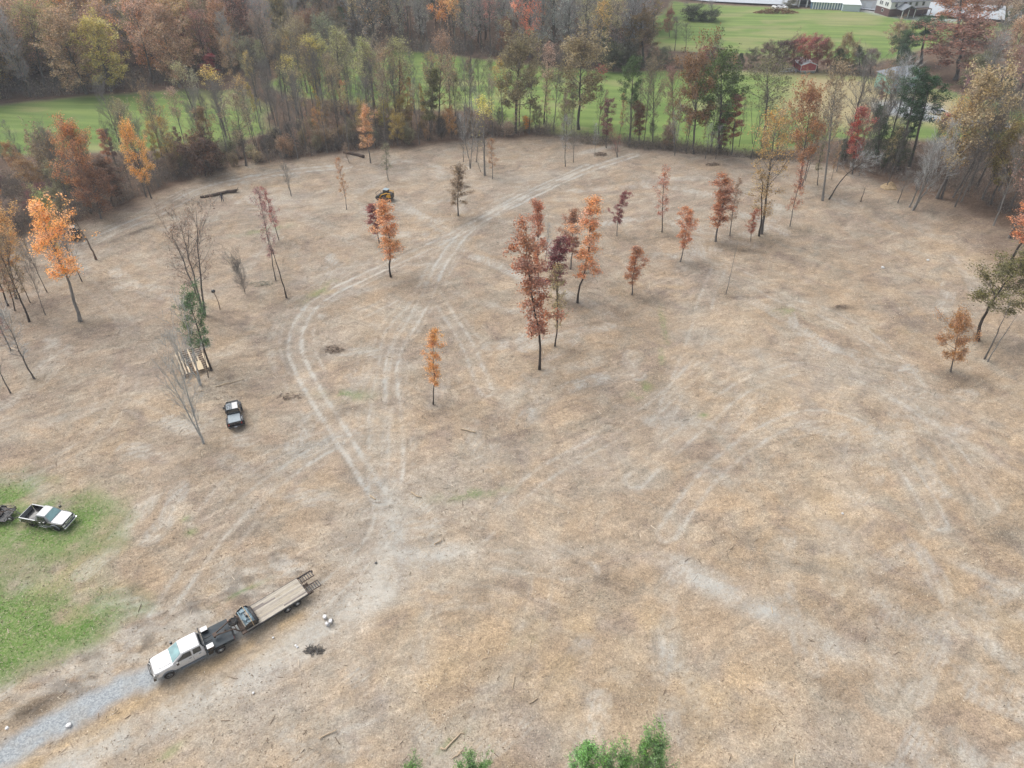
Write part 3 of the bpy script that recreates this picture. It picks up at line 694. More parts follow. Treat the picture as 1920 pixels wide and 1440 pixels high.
# --- trees standing in the clearing
plant('openmaple', 150, 603, 58, 392, 118, 'orange', "large bright orange maple leaning over the left edge of the clearing", bark='grey', var=0)
plant('openmaple', 118, 512, 92, 425, 52, (.62, .32, .07), "small orange tree directly behind the bright orange maple", bark='dark', var=1)
plant('openmaple', 30, 560, -2, 402, 74, (.60, .30, .08), "dull orange tree at the left border behind the bright orange maple", bark='dgrey', var=1)
plant('snag', 180, 487, 138, 402, 22, 'brownbark', "bare leaning trunk beside the dark tracked loader at the left wood edge", bark='brownbark', var=0)
plant('bare', 154, 528, 108, 430, 34, 'dgrey', "dark bare tree just behind the bright orange maple", bark='dark')
plant('bare', 88, 547, 38, 440, 26, 'dgrey', "slim bare trunk left of the bright orange maple, furthest back of its cluster", bark='dark')
plant('bare', 57, 568, 12, 470, 26, 'dgrey', "slim bare tree in the left cluster with a dark straight trunk", bark='dark')
plant('bare', 85, 590, 40, 470, 30, 'grey', "slim grey bare tree between the orange maple and the thick leaning oak", bark='dgrey')
plant('oakthin', 55, 603, -8, 455, 70, 'bronze', "thick leaning oak with bronze leaves at the left border", bark='dark')
plant('sapthin', 28, 583, -6, 480, 34, 'rust', "thin rust leaved tree behind the thick leaning oak at left", bark='dark')
plant('oakthin', 15, 573, -30, 440, 60, 'brown', "brown leaved oak on the left border behind the leaning oak", bark='dark')
plant('bare', 64, 710, 2, 585, 60, 'lgrey', "lone grey bare tree on the left, well in front of the cluster", bark='dgrey')
plant('bare', 20, 737, -48, 620, 50, 'grey', "bare trunk cut by the left border, nearest of the left trees", bark='dgrey')
plant('sapthin', 20, 657, -28, 545, 40, 'pink', "thin tree with faded pinkish leaves by the left border", bark='dgrey')
plant('forkoak', 384, 592, 332, 378, 118, 'brown', "tall forked oak with sparse brown leaves behind the small evergreen", bark='dgrey')
plant('evergreen', 397, 695, 352, 556, 66, (.10, .185, .06), "small bright green evergreen beside the wooden platform", bark='dark', var=1)
plant('snag', 391, 708, 376, 630, 10, 'dgrey', "thin dark trunk beside the small evergreen", bark='dark', var=0)
plant('bareopen', 376, 722, 328, 585, 80, 'lgrey', "pale bare tree growing in front of the wooden platform", bark='lgrey', var=0)
plant('bareopen', 382, 832, 318, 655, 92, 'lgrey', "pale grey bare tree with twin trunks left of the black pickup", bark='lgrey', var=1)
plant('twigbush', 461, 552, 444, 500, 36, 'grey', "small bare bush between the forked oak and the thin red trees", 'bush', bark='dgrey')
plant('sapthin', 517, 525, 480, 352, 42, 'pink', "tall thin tree with sparse pinkish crown, left of the small red maple", bark='dgrey')
plant('snag', 537, 558, 500, 430, 16, 'dgrey', "dark bare trunk in front of the pinkish thin tree", bark='dark', var=0)
plant('sapthin', 523, 450, 497, 350, 30, (.30, .06, .06), "small thin red maple right of the pinkish tree", bark='dgrey')
plant('bareopen', 546, 368, 530, 292, 34, 'grey', "bare grey multi stemmed tree on the tan bank at the wood edge", bark='grey', var=0)
plant('sapthin', 650, 393, 633, 296, 22, 'rust', "thin sparse tree standing left of the yellow loader", bark='grey')
plant('sapthin', 728, 338, 722, 268, 24, 'olive', "thin pale olive sapling behind the yellow loader", bark='dgrey')
plant('sap', 695, 305, 685, 198, 38, (.50, .25, .12), "orange red tree with a yellow tip at the wood edge", bark='dgrey')
plant('sapthin', 655, 305, 648, 268, 20, 'brown', "short brown sapling beside the dark fallen log", bark='dgrey')
plant('sap', 712, 455, 692, 380, 42, (.27, .055, .05), "small dark red maple behind the orange oak", bark='dgrey')
plant('sap', 733, 519, 722, 378, 56, 'dorange', "orange oak standing in front of the yellow loader", bark='dark')
plant('sap', 859, 404, 856, 310, 48, 'brown', "lone brown oak left of the old bare trees", bark='dgrey')
plant('bare', 869, 304, 866, 225, 26, 'grey', "short bare tree, leftmost of the pale bare group at the top of the clearing", bark='dgrey')
plant('bareopen', 882, 316, 880, 192, 48, 'lgrey', "tall pale bare tree in the middle of the bare group", bark='grey', var=0)
plant('bare', 893, 303, 897, 235, 26, 'grey', "slim bare trunk leaning right in the pale bare group", bark='dgrey')
plant('poplartop', 909, 329, 907, 194, 44, 'yellow', "tall bare tree with a small yellow top in the pale bare group", bark='grey')
plant('snag', 901, 321, 894, 292, 12, 'dgrey', "short broken stub at the foot of the yellow topped tree", bark='dgrey', var=1)
plant('sapthin', 923, 335, 920, 260, 22, 'rust', "small rust leaved sapling right of the pale bare group", bark='grey')
plant('sap', 812, 758, 806, 616, 44, 'dorange', "solitary orange oak in the middle of the clearing by the wheel tracks", bark='dark')
plant('sap', 1011, 562, 1014, 374, 46, (.41, .125, .06), "tall red leaved oak at the back left of the central cluster", bark='dark')
plant('sap', 1011, 692, 990, 428, 84, (.40, .130, .068), "tallest rust red oak at the front of the central cluster", bark='dark')
plant('sapthin', 1040, 650, 1046, 498, 48, 'bronze', "olive brown thin oak just right of the tallest rust red oak", bark='dark')
plant('sap', 1047, 560, 1046, 448, 62, (.19, .05, .06), "dark maroon oak in the middle of the central cluster", bark='dgrey')
plant('sap', 1069, 505, 1070, 393, 50, (.34, .15, .07), "red brown oak between the red and the bright orange oaks", bark='dgrey')
plant('sap', 1083, 568, 1116, 372, 60, (.58, .26, .10), "bright orange oak on the right of the central cluster", bark='dark')
plant('bare', 1023, 490, 1030, 425, 24, 'lgrey', "small pale bare tree hidden in the central cluster", bark='grey')
plant('sap', 1157, 443, 1170, 361, 36, (.22, .06, .055), "small dark maroon oak right of the central cluster", bark='dgrey')
plant('sap', 1185, 553, 1196, 461, 44, (.39, .145, .06), "small rust oak in the open right of the central cluster", bark='dgrey')
plant('sapthin', 1241, 436, 1248, 316, 34, 'red', "thin sparse red oak behind the small orange red oak", bark='dark')
plant('sap', 1275, 491, 1287, 388, 54, (.45, .15, .06), "dense orange red oak left of the rust oak pair", bark='dgrey', var=2)
plant('sap', 1342, 453, 1360, 328, 60, (.36, .13, .055), "rust oak with a green tinge, left of the thin brown oak", bark='dgrey', var=4)
plant('sapthin', 1369, 442, 1390, 335, 36, 'brown', "thin brown oak right of the large rust oak", bark='dgrey')
plant('sap', 1408, 453, 1419, 395, 28, 'red', "small red sapling at the foot of the golden oak", bark='dgrey')
plant('sapthin', 1423, 443, 1432, 318, 58, (.33, .22, .06), "golden oak with a dark double trunk", bark='dark')
plant('poplar', 1428, 438, 1455, 222, 74, 'gold', "tall open golden oak rising behind the dense golden oak", bark='dgrey')
plant('sapthin', 1481, 425, 1507, 310, 30, 'red', "slim red leaved oak leaning right near the right wood edge", bark='dgrey')
plant('snag', 1361, 551, 1387, 440, 8, 'lgrey', "pale limbless snag standing alone in front of the golden oaks", bark='grey', var=0)
plant('bare', 1060, 312, 1063, 222, 30, 'lgrey', "bare tree left of two at the top centre of the clearing", bark='dgrey')
plant('bare', 1075, 304, 1078, 230, 26, 'grey', "bare tree right of two at the top centre of the clearing", bark='dgrey')
plant('bare', 1115, 293, 1118, 235, 20, 'lgrey', "thin bare sapling by the dark brush heap", bark='grey')
plant('bareopen', 1157, 295, 1151, 242, 34, 'pink', "small mauve tinted multi stemmed tree at the top of the clearing", bark='dgrey', var=0)
# --- right hand edge
plant('poplar', 1542, 376, 1572, 132, 62, (.27, .22, .12), "tallest olive brown oak at the right wood edge, on a long pale trunk", bark='grey')
plant('curved', 1555, 374, 1640, 296, 70, 'lgrey', "dark curved tree leaning right with a pale bare crown", bark='dark', var=1, curve_side=1)
plant('sapthin', 1533, 347, 1552, 250, 34, 'olive', "slim tree with olive leaves left of the curved leaning tree", bark='dgrey')
plant('sap', 1598, 326, 1618, 198, 46, (.36, .07, .05), "bright red maple standing before the right wood", bark='dgrey', var=1)
plant('snag', 1614, 378, 1624, 345, 22, 'dgrey', "short broken snag left of the yellow earth mound", bark='dark', var=1)
plant('bare', 1683, 380, 1704, 322, 34, 'grey', "grey bare tree right of the yellow earth mound", bark='dgrey')
plant('bareopen', 1712, 394, 1790, 250, 100, 'lgrey', "large pale bare tree with white limbs leaning right", bark='grey', var=1)
plant('bare', 1705, 388, 1760, 270, 50, 'lgrey', "bare trunk just behind the large white limbed tree", bark='grey')
for i, (bx, by, tx, ty, w, k, c, lb) in enumerate([
    (1757, 372, 1850, 168, 100, 'oak', 'tan', "broad tan oak crowning the right wood"), (1765, 372, 1815, 205, 70, 'oakthin', 'gold', "golden oak in front of the broad tan oak"),
    (1787, 370, 1870, 215, 60, 'bare', 'dgrey', "dark straight bare tree right of the golden oak"), (1790, 388, 1842, 262, 50, 'bare', 'grey', "pale trunked bare tree at the right wood front"),
    (1830, 354, 1900, 200, 70, 'oakthin', 'olive', "olive oak at the right of the broad tan oak"), (1815, 357, 1868, 230, 60, 'oakthin', 'brown', "brown oak hidden among the right wood trunks"),
    (1857, 382, 1905, 255, 70, 'oak', (.27, .19, .055), "olive gold oak near the right border"), (1871, 396, 1915, 275, 50, 'oakthin', 'bronze', "bronze leaved oak furthest right on the wood front"),
    (1842, 375, 1880, 300, 26, 'bare', 'dgrey', "slim dark trunk between the right border oaks")]):
    plant(k, bx, by, tx, ty, w, c, lb, bark='dgrey')
plant('sap', 1897, 486, 1958, 345, 78, (.48, .17, .05), "orange tree cut by the right border above the leaning green oak", bark='dark')
plant('curved', 1835, 638, 1925, 488, 104, (.15, .135, .05), "leaning olive green oak reaching in from the right border", bark='dark', var=0, curve_side=1)
plant('maple', 1782, 698, 1800, 604, 66, (.36, .155, .05), "small red and yellow maple in front of the leaning green oak", bark='dgrey')
plant('snag', 1846, 673, 1900, 560, 20, 'dgrey', "thin bare trunk right of the small red and yellow maple", bark='dgrey', var=0)
plant('snag', 1852, 678, 1912, 580, 16, 'grey', "thinner bare trunk at the right border beside its twin", bark='grey', var=0)
# --- evergreen tops along the lower border
for (tx, ty, h, w, lb) in [(1103, 1390, 8.6, 2.6, "tall bright green cedar top, left of the pair at the lower border"), (1140, 1420, 7.6, 2.0, "lower cedar top right beside the tall left one"),
                           (1172, 1412, 7.8, 2.2, "middle cedar top between the two tall ones at the lower border"), (1212, 1382, 9.0, 1.6, "slender cedar top leaning left at the lower border"),
                           (1238, 1383, 9.2, 2.4, "rightmost tall cedar top at the lower border"), (884, 1420, 8.0, 2.0, "small round cedar top left of centre at the lower border"),
                           (905, 1428, 7.5, 1.4, "cedar tip beside the small round one"), (770, 1430, 7.0, 1.5, "flat green cedar tip, leftmost at the lower border"), (866, 1434, 7.4, 1.2, "dark green cedar tip at the lower border")]:
    d = ray(tx, ty); t = (h - CAM_H) / d[2]
    plant_at('cedtop', d[0] * t, d[1] * t - .3, h * .95, w * 1.1, (.14, .29, .06), lb, T, bark='dark')
# --- named trees of the wood edge and the hedgerows
for a in [
 ('oak', 1085, 243, 1092, 92, 112, (.29, .225, .13), "great tan oak at the centre of the far wood edge"),
 ('oak', 966, 250, 970, 96, 92, (.25, .19, .10), "broad tan brown oak left of the great tan oak"),
 ('oak', 1205, 118, 1207, 36, 76, (.24, .15, .07), "dome shaped brown oak at the end of the green strip"),
 ('sap', 1137, 277, 1146, 188, 42, (.19, .075, .07), "maroon tree in front of the pines at the field edge"),
 ('pine', 1180, 274, 1187, 105, 46, (.07, .115, .035), "tall pine between the great oak and the olive oaks"),
 ('sap', 1200, 272, 1196, 190, 38, (.20, .09, .06), "dark red brown oak under the tall pine"),
 ('oakthin', 1224, 270, 1226, 130, 50, 'olive', "slender olive oak right of the tall pine"),
 ('oakthin', 1262, 262, 1262, 142, 44, 'pink', "dull pinkish oak left of the rust topped oak"),
 ('oak', 1300, 288, 1303, 128, 80, (.22, .125, .05), "rust topped oak with green lower leaves"),
 ('oak', 1350, 282, 1352, 126, 96, (.115, .155, .045), "large green oak, greenest crown of the wood edge"),
 ('bareopen', 1265, 292, 1270, 205, 34, 'lgrey', "white bare tree in front of the rust topped oak"),
 ('bare', 1322, 298, 1332, 235, 24, 'lgrey', "thin pale bare tree left of the maroon tree"),
 ('bare', 1342, 298, 1350, 240, 22, 'lgrey', "thin pale bare tree right beside its twin"),
 ('sap', 1352, 288, 1356, 222, 38, (.19, .05, .055), "maroon tree under the large green oak"),
 ('sap', 1371, 290, 1386, 178, 46, (.30, .10, .07), "red brown oak right of the large green oak"),
 ('snag', 1411, 270, 1408, 190, 14, 'dgrey', "dark slim trunk before the wide open oak"),
 ('oakthin', 1433, 252, 1442, 125, 92, (.18, .165, .08), "wide open olive oak in front of the right field"),
 ('oakthin', 1455, 292, 1462, 215, 56, 'tan', "tan oak in front of the wide open olive oak"),
 ('oak', 1500, 352, 1516, 188, 66, (.38, .18, .07), "gold and orange oak left of the tallest olive brown oak"),
 ('bare', 1504, 348, 1530, 240, 36, 'grey', "grey bare tree at the side of the gold and orange oak"),
 ('bare', 1585, 300, 1632, 118, 84, 'grey', "tall pale bare tree rising before the green house"),
 ('bare', 1640, 300, 1690, 165, 60, 'dgrey', "dark limbed bare tree before the driveway of the green house"),
 ('pine', 1682, 320, 1722, 128, 60, 'dgreen', "leaning pine, left of the two before the green house"),
 ('pine', 1705, 312, 1748, 140, 68, 'dgreen', "dense pine, right of the two before the green house"),
 ('pine', 1690, 300, 1712, 215, 36, 'dgreen', "short pine between the two tall leaning ones"),
 ('bare', 1660, 305, 1700, 120, 64, 'lgrey', "pale limbed bare tree screening the front of the green house"),
 ('oakthin', 1640, 285, 1668, 148, 60, 'brown', "thin brown oak before the left corner of the green house"),
 ('cedar', 1645, 310, 1652, 200, 50, (.06, .11, .045), "dark green cedar behind the bright red maple"),
 ('cedar', 1672, 318, 1690, 240, 56, (.07, .11, .04), "bushy green cedar at the foot of the pines"),
 ('cedar', 1580, 300, 1585, 262, 26, 'dgreen', "small dark cedar at the foot of the tall pale bare tree"),
 ('maple', 1600, 285, 1612, 235, 34, 'ygreen', "yellow green small tree left of the bright red maple"),
 ('sap', 1650, 200, 1655, 150, 26, 'maroon', "small maroon tree at the corner of the green house"),
 ('sap', 1775, 240, 1778, 212, 24, (.45, .12, .08), "small red tree at the driveway end"),
 ('maple', 1125, 143, 1130, 126, 22, (.42, .05, .05), "small scarlet shrub tree beside the great tan oak"),
 ('sap', 988, 250, 985, 217, 20, (.62, .30, .05), "little bright orange tree at the far field edge"),
 ('maple', 1062, 250, 1062, 200, 30, 'ygreen', "small yellow green tree under the great tan oak"),
 ('oak', 1790, 70, 1808, -45, 110, (.38, .145, .06), "huge orange brown oak at the top right by the river"),
 ('oak', 1790, 150, 1810, 50, 150, (.27, .12, .075), "wide reddish oak behind the green house"),
 ('pine', 1725, 120, 1735, 32, 70, (.045, .075, .035), "dark round pine left of the huge orange brown oak"),
 ('pine', 1700, 128, 1700, 60, 50, (.05, .075, .035), "lower dark pine at the corner of the right field"),
 ('oak', 1682, 118, 1690, 52, 50, 'tan', "small tan oak behind the dark pines"),
 ('cedar', 1700, 138, 1695, 84, 44, 'dgreen', "dark cedar beside the green house roof"),
 ('oak', 1885, 46, 1900, -30, 90, (.24, .13, .10), "pinkish brown oak on the river bank"),
 ('pine', 1905, 72, 1915, 10, 50, 'dgreen', "dark pine in the top right corner"),
 ('cedar', 1890, 200, 1893, 145, 40, 'dgreen', "dark green cedar behind the right border oaks"),
 ('bare', 1850, 175, 1882, 70, 60, 'lgrey', "pale bare tree behind the wide reddish oak"),
 ('maple', 1838, 170, 1842, 110, 70, 'olive', "olive green tree right of the wide reddish oak"),
 ('oakthin', 1910, 190, 1925, 95, 70, 'pink', "dull pink oak on the upper right border"),
 # left hand edge
 ('maple', 284, 372, 240, 252, 52, (.72, .36, .06), "bright orange round maple at the left wood edge"),
 ('maple', 170, 400, 128, 250, 74, (.42, .17, .06), "orange brown oak behind the left clearing edge"),
 ('sap', 210, 385, 190, 300, 70, (.16, .085, .055), "dark brown oak beside the orange brown one"),
 ('bush', 105, 350, 82, 275, 74, 'brown', "brown bushy tree at the lower corner of the left field"),
 ('maple', 190, 410, 170, 330, 66, (.23, .10, .06), "dull red brown oak at the left clearing edge"),
 ('oakthin', 325, 330, 300, 230, 50, 'gold', "small golden tree inside the left wood"),
 ('sap', 390, 320, 372, 195, 44, 'bronze', "bronze oak in the dense left wood edge"),
 ('bush', 385, 330, 378, 275, 80, (.14, .085, .06), "dark brown rounded bush tree at the wood edge"),
 ('bush', 100, 430, 76, 372, 34, 'ygreen', "yellow green bush behind the bright orange maple crown"),
 ('poplartop', 380, 262, 330, 125, 44, 'ygreen', "tall slim poplar with a pale yellow tip before the red maples"),
 ('poplartop', 425, 258, 392, 135, 44, 'yellow', "tall slim poplar with a bright yellow cap"),
 ('poplartop', 560, 215, 540, 110, 44, 'yellow', "yellow topped poplar near the middle left"),
 ('poplar', 640, 215, 630, 62, 60, 'ygreen', "yellow green poplar at the left end of the middle field"),
 ('poplar', 600, 200, 578, 76, 60, (.50, .36, .06), "yellow poplar crown above the left wood"),
 ('poplar', 690, 240, 680, 82, 50, 'ygreen', "pale green poplar in front of the middle field, first from left"),
 ('poplar', 750, 240, 747, 82, 56, 'ygreen', "pale green poplar in front of the middle field, second from left"),
 ('sap', 805, 262, 812, 125, 44, (.15, .13, .06), "dark olive oak right of the pale green poplars"),
 ('oakthin', 822, 255, 826, 86, 60, (.36, .20, .11), "pinkish orange oak in front of the middle field"),
 ('curved', 872, 262, 856, 150, 40, 'dark', "black crooked bare tree at the middle of the wood edge"),
 ('maple', 758, 250, 750, 190, 44, 'gold', "golden low tree right of the orange red tree"),
 ('oak', 350, 92, 350, 12, 60, (.36, .10, .06), "red oak crown in the middle of the far left wood"),
 ('oak', 405, 110, 410, 20, 62, (.34, .13, .07), "rust red oak right of the red oak in the far left wood"),
 ('oak', 330, 130, 335, 62, 54, (.27, .08, .06), "dark red oak below the two red crowns of the far left wood"),
 ('sap', 395, 150, 392, 100, 34, (.30, .035, .045), "crimson small maple in front of the far left wood"),
 ('poplar', 85, 170, 50, 12, 60, (.40, .34, .11), "yellow green tall poplar at the front of the far left wood"),
 ('poplar', 105, 172, 85, 14, 50, (.38, .30, .12), "second tall yellowish poplar of the far left wood"),
 ('bare', 145, 165, 112, 30, 50, 'lgrey', "pale trunked bare tree among the far left poplars"),
 ('poplar', 130, 168, 105, 60, 30, (.52, .30, .05), "narrow orange yellow poplar in the far left wood"),
 ('oak', 570, 118, 575, 36, 70, (.25, .14, .08), "brown round oak at the right end of the far left wood"),
 ('oak', 615, 100, 620, 35, 64, (.21, .155, .08), "olive brown round oak right at the end of the far left wood"),
 ('maple', 548, 108, 545, 72, 46, (.55, .38, .05), "yellow low tree before the brown round oak"),
 ('maple', 950, 112, 953, 42, 40, (.22, .09, .05), "rust brown dense oak before the grey far wood"),
 ]:
    k, bx, by, tx, ty, w, c, lb = a
    plant(k, bx, by, tx, ty, w, c, lb, 'bush' if k == 'bush' else T, bark='dgrey')
# hedgerow before the red shed and along the green strip
HR = "trees of the hedgerow behind the red shed"
for i, (bx, tx, ty, w, k, c, lb) in enumerate([
    (1445, 1442, 88, 44, 'maple', (.15, .10, .08), "dull purple brown hedgerow tree, leftmost of the row"), (1468, 1468, 84, 42, 'maple', (.12, .075, .06), "dark brown hedgerow tree left of the red shed"),
    (1490, 1488, 82, 40, 'maple', (.21, .08, .08), "maroon hedgerow tree behind the scrap heap"), (1512, 1508, 78, 44, 'maple', (.38, .10, .08), "scarlet hedgerow tree rising above the red shed"),
    (1532, 1532, 76, 44, 'maple', (.30, .08, .10), "crimson hedgerow tree right of the scarlet one"), (1552, 1550, 84, 40, 'maple', (.27, .11, .07), "rust red hedgerow tree right of the red shed"),
    (1575, 1574, 92, 36, 'cedar', (.06, .085, .035), "dark cedar in the hedgerow"), (1592, 1590, 76, 40, 'maple', (.26, .17, .09), "tan hedgerow tree between two cedars"),
    (1612, 1612, 88, 36, 'cedar', (.07, .095, .05), "grey green cedar in the hedgerow"), (1632, 1634, 98, 36, 'maple', (.17, .13, .10), "dull brown hedgerow tree, rightmost of the row")]):
    plant(k, bx, 131 + i * .8, tx, ty, w, c, lb, T, HR, bark='dark')
for (bx, by, tx, ty, w, k, c, lb) in [
    (1320, 124, 1322, 86, 22, 'sap', (.34, .09, .07), "small red topped tree on the green strip"), (1345, 128, 1345, 70, 34, 'bare', 'grey', "bare grey tree beside the small red topped one"),
    (1335, 126, 1338, 92, 30, 'maple', (.16, .06, .08), "purple bush tree on the green strip"), (1352, 126, 1350, 95, 26, 'maple', 'brown', "brown bush tree on the green strip"),
    (1388, 127, 1390, 100, 20, 'cedar', 'dgreen', "little cedar left of the hedgerow"), (1380, 126, 1378, 104, 12, 'maple', 'gold', "little golden bush on the green strip"), (1412, 127, 1412, 96, 30, 'maple', (.15, .16, .08), "grey green bush left of the hedgerow"),
    (1240, 128, 1243, 95, 44, 'maple', (.15, .15, .08), "grey green bush at the foot of the dome shaped oak"), (1270, 130, 1268, 108, 26, 'maple', 'brown', "brown bush on the fence line"), (1222, 126, 1222, 100, 36, 'cedar', (.05, .07, .04), "dark cedar under the dome shaped oak"),
    (1150, 135, 1150, 95, 50, 'bush', (.10, .10, .05), "dark tangled bush beside the great tan oak"), (1180, 130, 1178, 92, 50, 'bush', (.09, .085, .05), "dark bush left of the dome shaped oak"),
    (1292, 38, 1290, 5, 24, 'bare', 'grey', "left bare tree of the thicket in the far field"), (1335, 38, 1333, 3, 34, 'bare', 'grey', "right bare tree of the thicket in the far field"),
    (1300, 38, 1300, 18, 50, 'bush', (.07, .085, .045), "dark thicket in the far field, left half"), (1330, 40, 1330, 24, 50, 'bush', (.06, .08, .04), "dark thicket in the far field, right half"),
    (1484, 14, 1484, 2, 30, 'bush', (.16, .15, .10), "grey bush beside the barn"), (1225, 60, 1228, 0, 36, 'poplar', 'gold', "golden poplar at the corner of the far field"),
    (1180, 75, 1178, 0, 40, 'poplar', (.42, .26, .09), "pale orange poplar at the end of the grey far wood"), (1255, 70, 1256, 25, 24, 'maple', (.28, .09, .09), "small crimson tree at the corner of the far field"),
    (1265, 95, 1268, 35, 30, 'bare', 'grey', "bare tree right of the dome shaped oak"), (1285, 97, 1287, 45, 26, 'bare', 'dgrey', "dark bare tree at the green strip corner")]:
    plant(k, bx, by, tx, ty, w, c, lb, 'bush' if k == 'bush' else T, bark='dgrey')

# --- the rest of the woods: every tree its own, alike ones share a label within their group
_frs = np.random.RandomState(5)
TAKEN = [tuple(o.location[:2]) for o in bpy.data.objects if o.get('category') in ('tree',)]
def scatter(poly, n, mind, clear=None):
    P = np.array(Gp(poly)); lo, hi = P.min(0), P.max(0); pts = []; tries = 0
    mine = list(TAKEN)
    while len(pts) < n and tries < n * 60:
        tries += 1
        x, y = lo + _frs.rand(2) * (hi - lo)
        if not inside(np.array([x]), np.array([y]), [tuple(p) for p in P])[0]: continue
        if any((x - a) ** 2 + (y - b) ** 2 < mind * mind for a, b in mine[-400:]): continue
        pts.append((x, y)); mine.append((x, y))
    TAKEN.extend(pts)
    return pts
COLW = dict(rust='rust brown', orange='orange', dorange='orange', red='red', maroon='maroon', brown='brown', tan='tan', olive='olive', gold='golden', yellow='yellow', ygreen='yellow green', green='green',
            dgreen='dark green', lgreen='green', pink='dull pink', bronze='bronze', grey='grey', lgrey='pale grey', dgrey='dark grey')
KW = dict(oak='round oak', faroak='round oak', oakthin='open oak', poplar='tall poplar', poplartop='leafy tipped poplar', bare='bare tree', farbare='tall bare tree', pine='pine', cedar='cedar', maple='low round tree', bush='bush', twigbush='bare bush', sap='slim oak', sapthin='thin oak')
plur = lambda t: t + ('es' if t.endswith('bush') else 's')
def wood(poly, n, mind, mixd, hr, place, group, wr=(.8, 1.15), lean=.03, cond=None):
    ks = [m[0] for m in mixd]; ws = np.array([m[2] for m in mixd], float); ws /= ws.sum()
    for x, y in scatter(poly, n, mind):
        k, cs, _ = mixd[_frs.choice(len(ks), p=ws)]
        c = cs[_frs.randint(len(cs))]
        p = PROTO[k][0]; h = _frs.uniform(*hr) * 1.0 * dict(bush=.25, twigbush=.24, maple=.5, cedar=.45, sap=.7, sapthin=.7).get(k, 1.0)
        w = 2 * p['Rad'] * h / p['H'] * _frs.uniform(*wr)
        lb = "%s %s %s" % (COLW[c], KW[k], place)
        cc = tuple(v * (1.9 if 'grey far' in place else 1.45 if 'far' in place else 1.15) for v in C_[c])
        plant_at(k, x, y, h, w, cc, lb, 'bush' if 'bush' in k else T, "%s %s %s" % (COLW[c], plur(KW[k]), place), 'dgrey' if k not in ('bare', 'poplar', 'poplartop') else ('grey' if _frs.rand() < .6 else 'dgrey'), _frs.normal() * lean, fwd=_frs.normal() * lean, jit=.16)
leafy = ['brown', 'tan', 'tan', 'olive', 'bronze', 'rust', 'brown', 'olive', 'gold']
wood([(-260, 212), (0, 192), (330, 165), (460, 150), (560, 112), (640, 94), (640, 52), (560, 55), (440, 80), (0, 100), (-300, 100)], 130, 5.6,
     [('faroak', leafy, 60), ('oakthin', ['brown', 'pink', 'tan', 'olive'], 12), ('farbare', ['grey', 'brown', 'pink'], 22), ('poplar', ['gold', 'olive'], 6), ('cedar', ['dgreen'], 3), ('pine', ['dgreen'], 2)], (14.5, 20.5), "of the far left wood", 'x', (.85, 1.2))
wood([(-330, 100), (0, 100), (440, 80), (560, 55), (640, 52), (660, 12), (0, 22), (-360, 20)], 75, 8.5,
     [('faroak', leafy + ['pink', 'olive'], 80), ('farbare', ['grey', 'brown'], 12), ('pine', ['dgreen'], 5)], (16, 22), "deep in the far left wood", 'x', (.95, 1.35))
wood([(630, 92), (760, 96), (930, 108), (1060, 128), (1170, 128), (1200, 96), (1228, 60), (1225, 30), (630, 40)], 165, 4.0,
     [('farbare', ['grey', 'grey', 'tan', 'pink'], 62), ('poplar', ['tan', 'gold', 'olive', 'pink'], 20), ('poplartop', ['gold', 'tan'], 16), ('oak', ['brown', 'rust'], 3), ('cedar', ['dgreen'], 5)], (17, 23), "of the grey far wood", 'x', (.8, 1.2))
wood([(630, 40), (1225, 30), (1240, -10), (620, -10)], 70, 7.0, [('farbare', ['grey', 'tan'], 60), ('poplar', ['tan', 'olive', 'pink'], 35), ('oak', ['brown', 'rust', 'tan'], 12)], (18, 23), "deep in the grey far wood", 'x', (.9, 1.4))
wood([(240, 385), (330, 345), (420, 320), (560, 300), (640, 288), (640, 232), (470, 262), (330, 275), (215, 300)], 52, 4.2,
     [('bare', ['grey', 'lgrey', 'dgrey'], 66), ('poplartop', ['gold', 'tan', 'ygreen'], 14), ('poplar', ['tan', 'olive'], 8), ('oakthin', ['brown', 'bronze'], 7), ('sap', ['brown', 'bronze', 'gold', 'maroon'], 10), ('cedar', ['dgreen'], 3)], (10.5, 16), "of the left wood edge", 'x')
wood([(-220, 640), (-60, 480), (60, 432), (230, 388), (290, 358), (215, 300), (100, 290), (-200, 300)], 52, 4.6,
     [('maple', ['brown', 'rust', 'maroon', 'bronze', 'olive'], 30), ('twigbush', ['grey'], 22), ('bush', ['brown', 'bronze', 'maroon'], 26), ('bare', ['grey'], 16), ('sap', ['rust', 'brown'], 12)], (10, 15), "of the lower left wood edge", 'x', (.85, 1.25))
wood([(560, 300), (700, 284), (860, 262), (1040, 252), (1050, 225), (960, 238), (880, 212), (640, 195), (480, 230), (500, 262)], 92, 4.2,
     [('bare', ['grey', 'lgrey', 'dgrey'], 46), ('poplar', ['tan', 'olive', 'brown', 'gold'], 18), ('poplartop', ['gold', 'tan', 'ygreen'], 12), ('oakthin', ['brown', 'bronze', 'tan'], 10), ('sap', ['bronze', 'gold', 'rust', 'olive'], 8), ('twigbush', ['grey'], 8), ('maple', ['olive', 'brown', 'gold'], 5)], (11.5, 17.5), "of the middle wood edge", 'x')
wood([(330, 338), (420, 316), (560, 297), (700, 281), (860, 260), (1040, 250), (1040, 238), (860, 238), (700, 240), (560, 255), (420, 285), (330, 305)], 90, 2.4,
     [('twigbush', ['grey', 'grey', 'lgrey'], 40), ('bush', ['olive', 'brown', 'tan', 'bronze'], 34), ('maple', ['gold', 'brown', 'olive', 'bronze'], 14), ('sapthin', ['tan', 'brown'], 14)], (7, 15), "at the foot of the middle wood", 'x', (.9, 1.4))
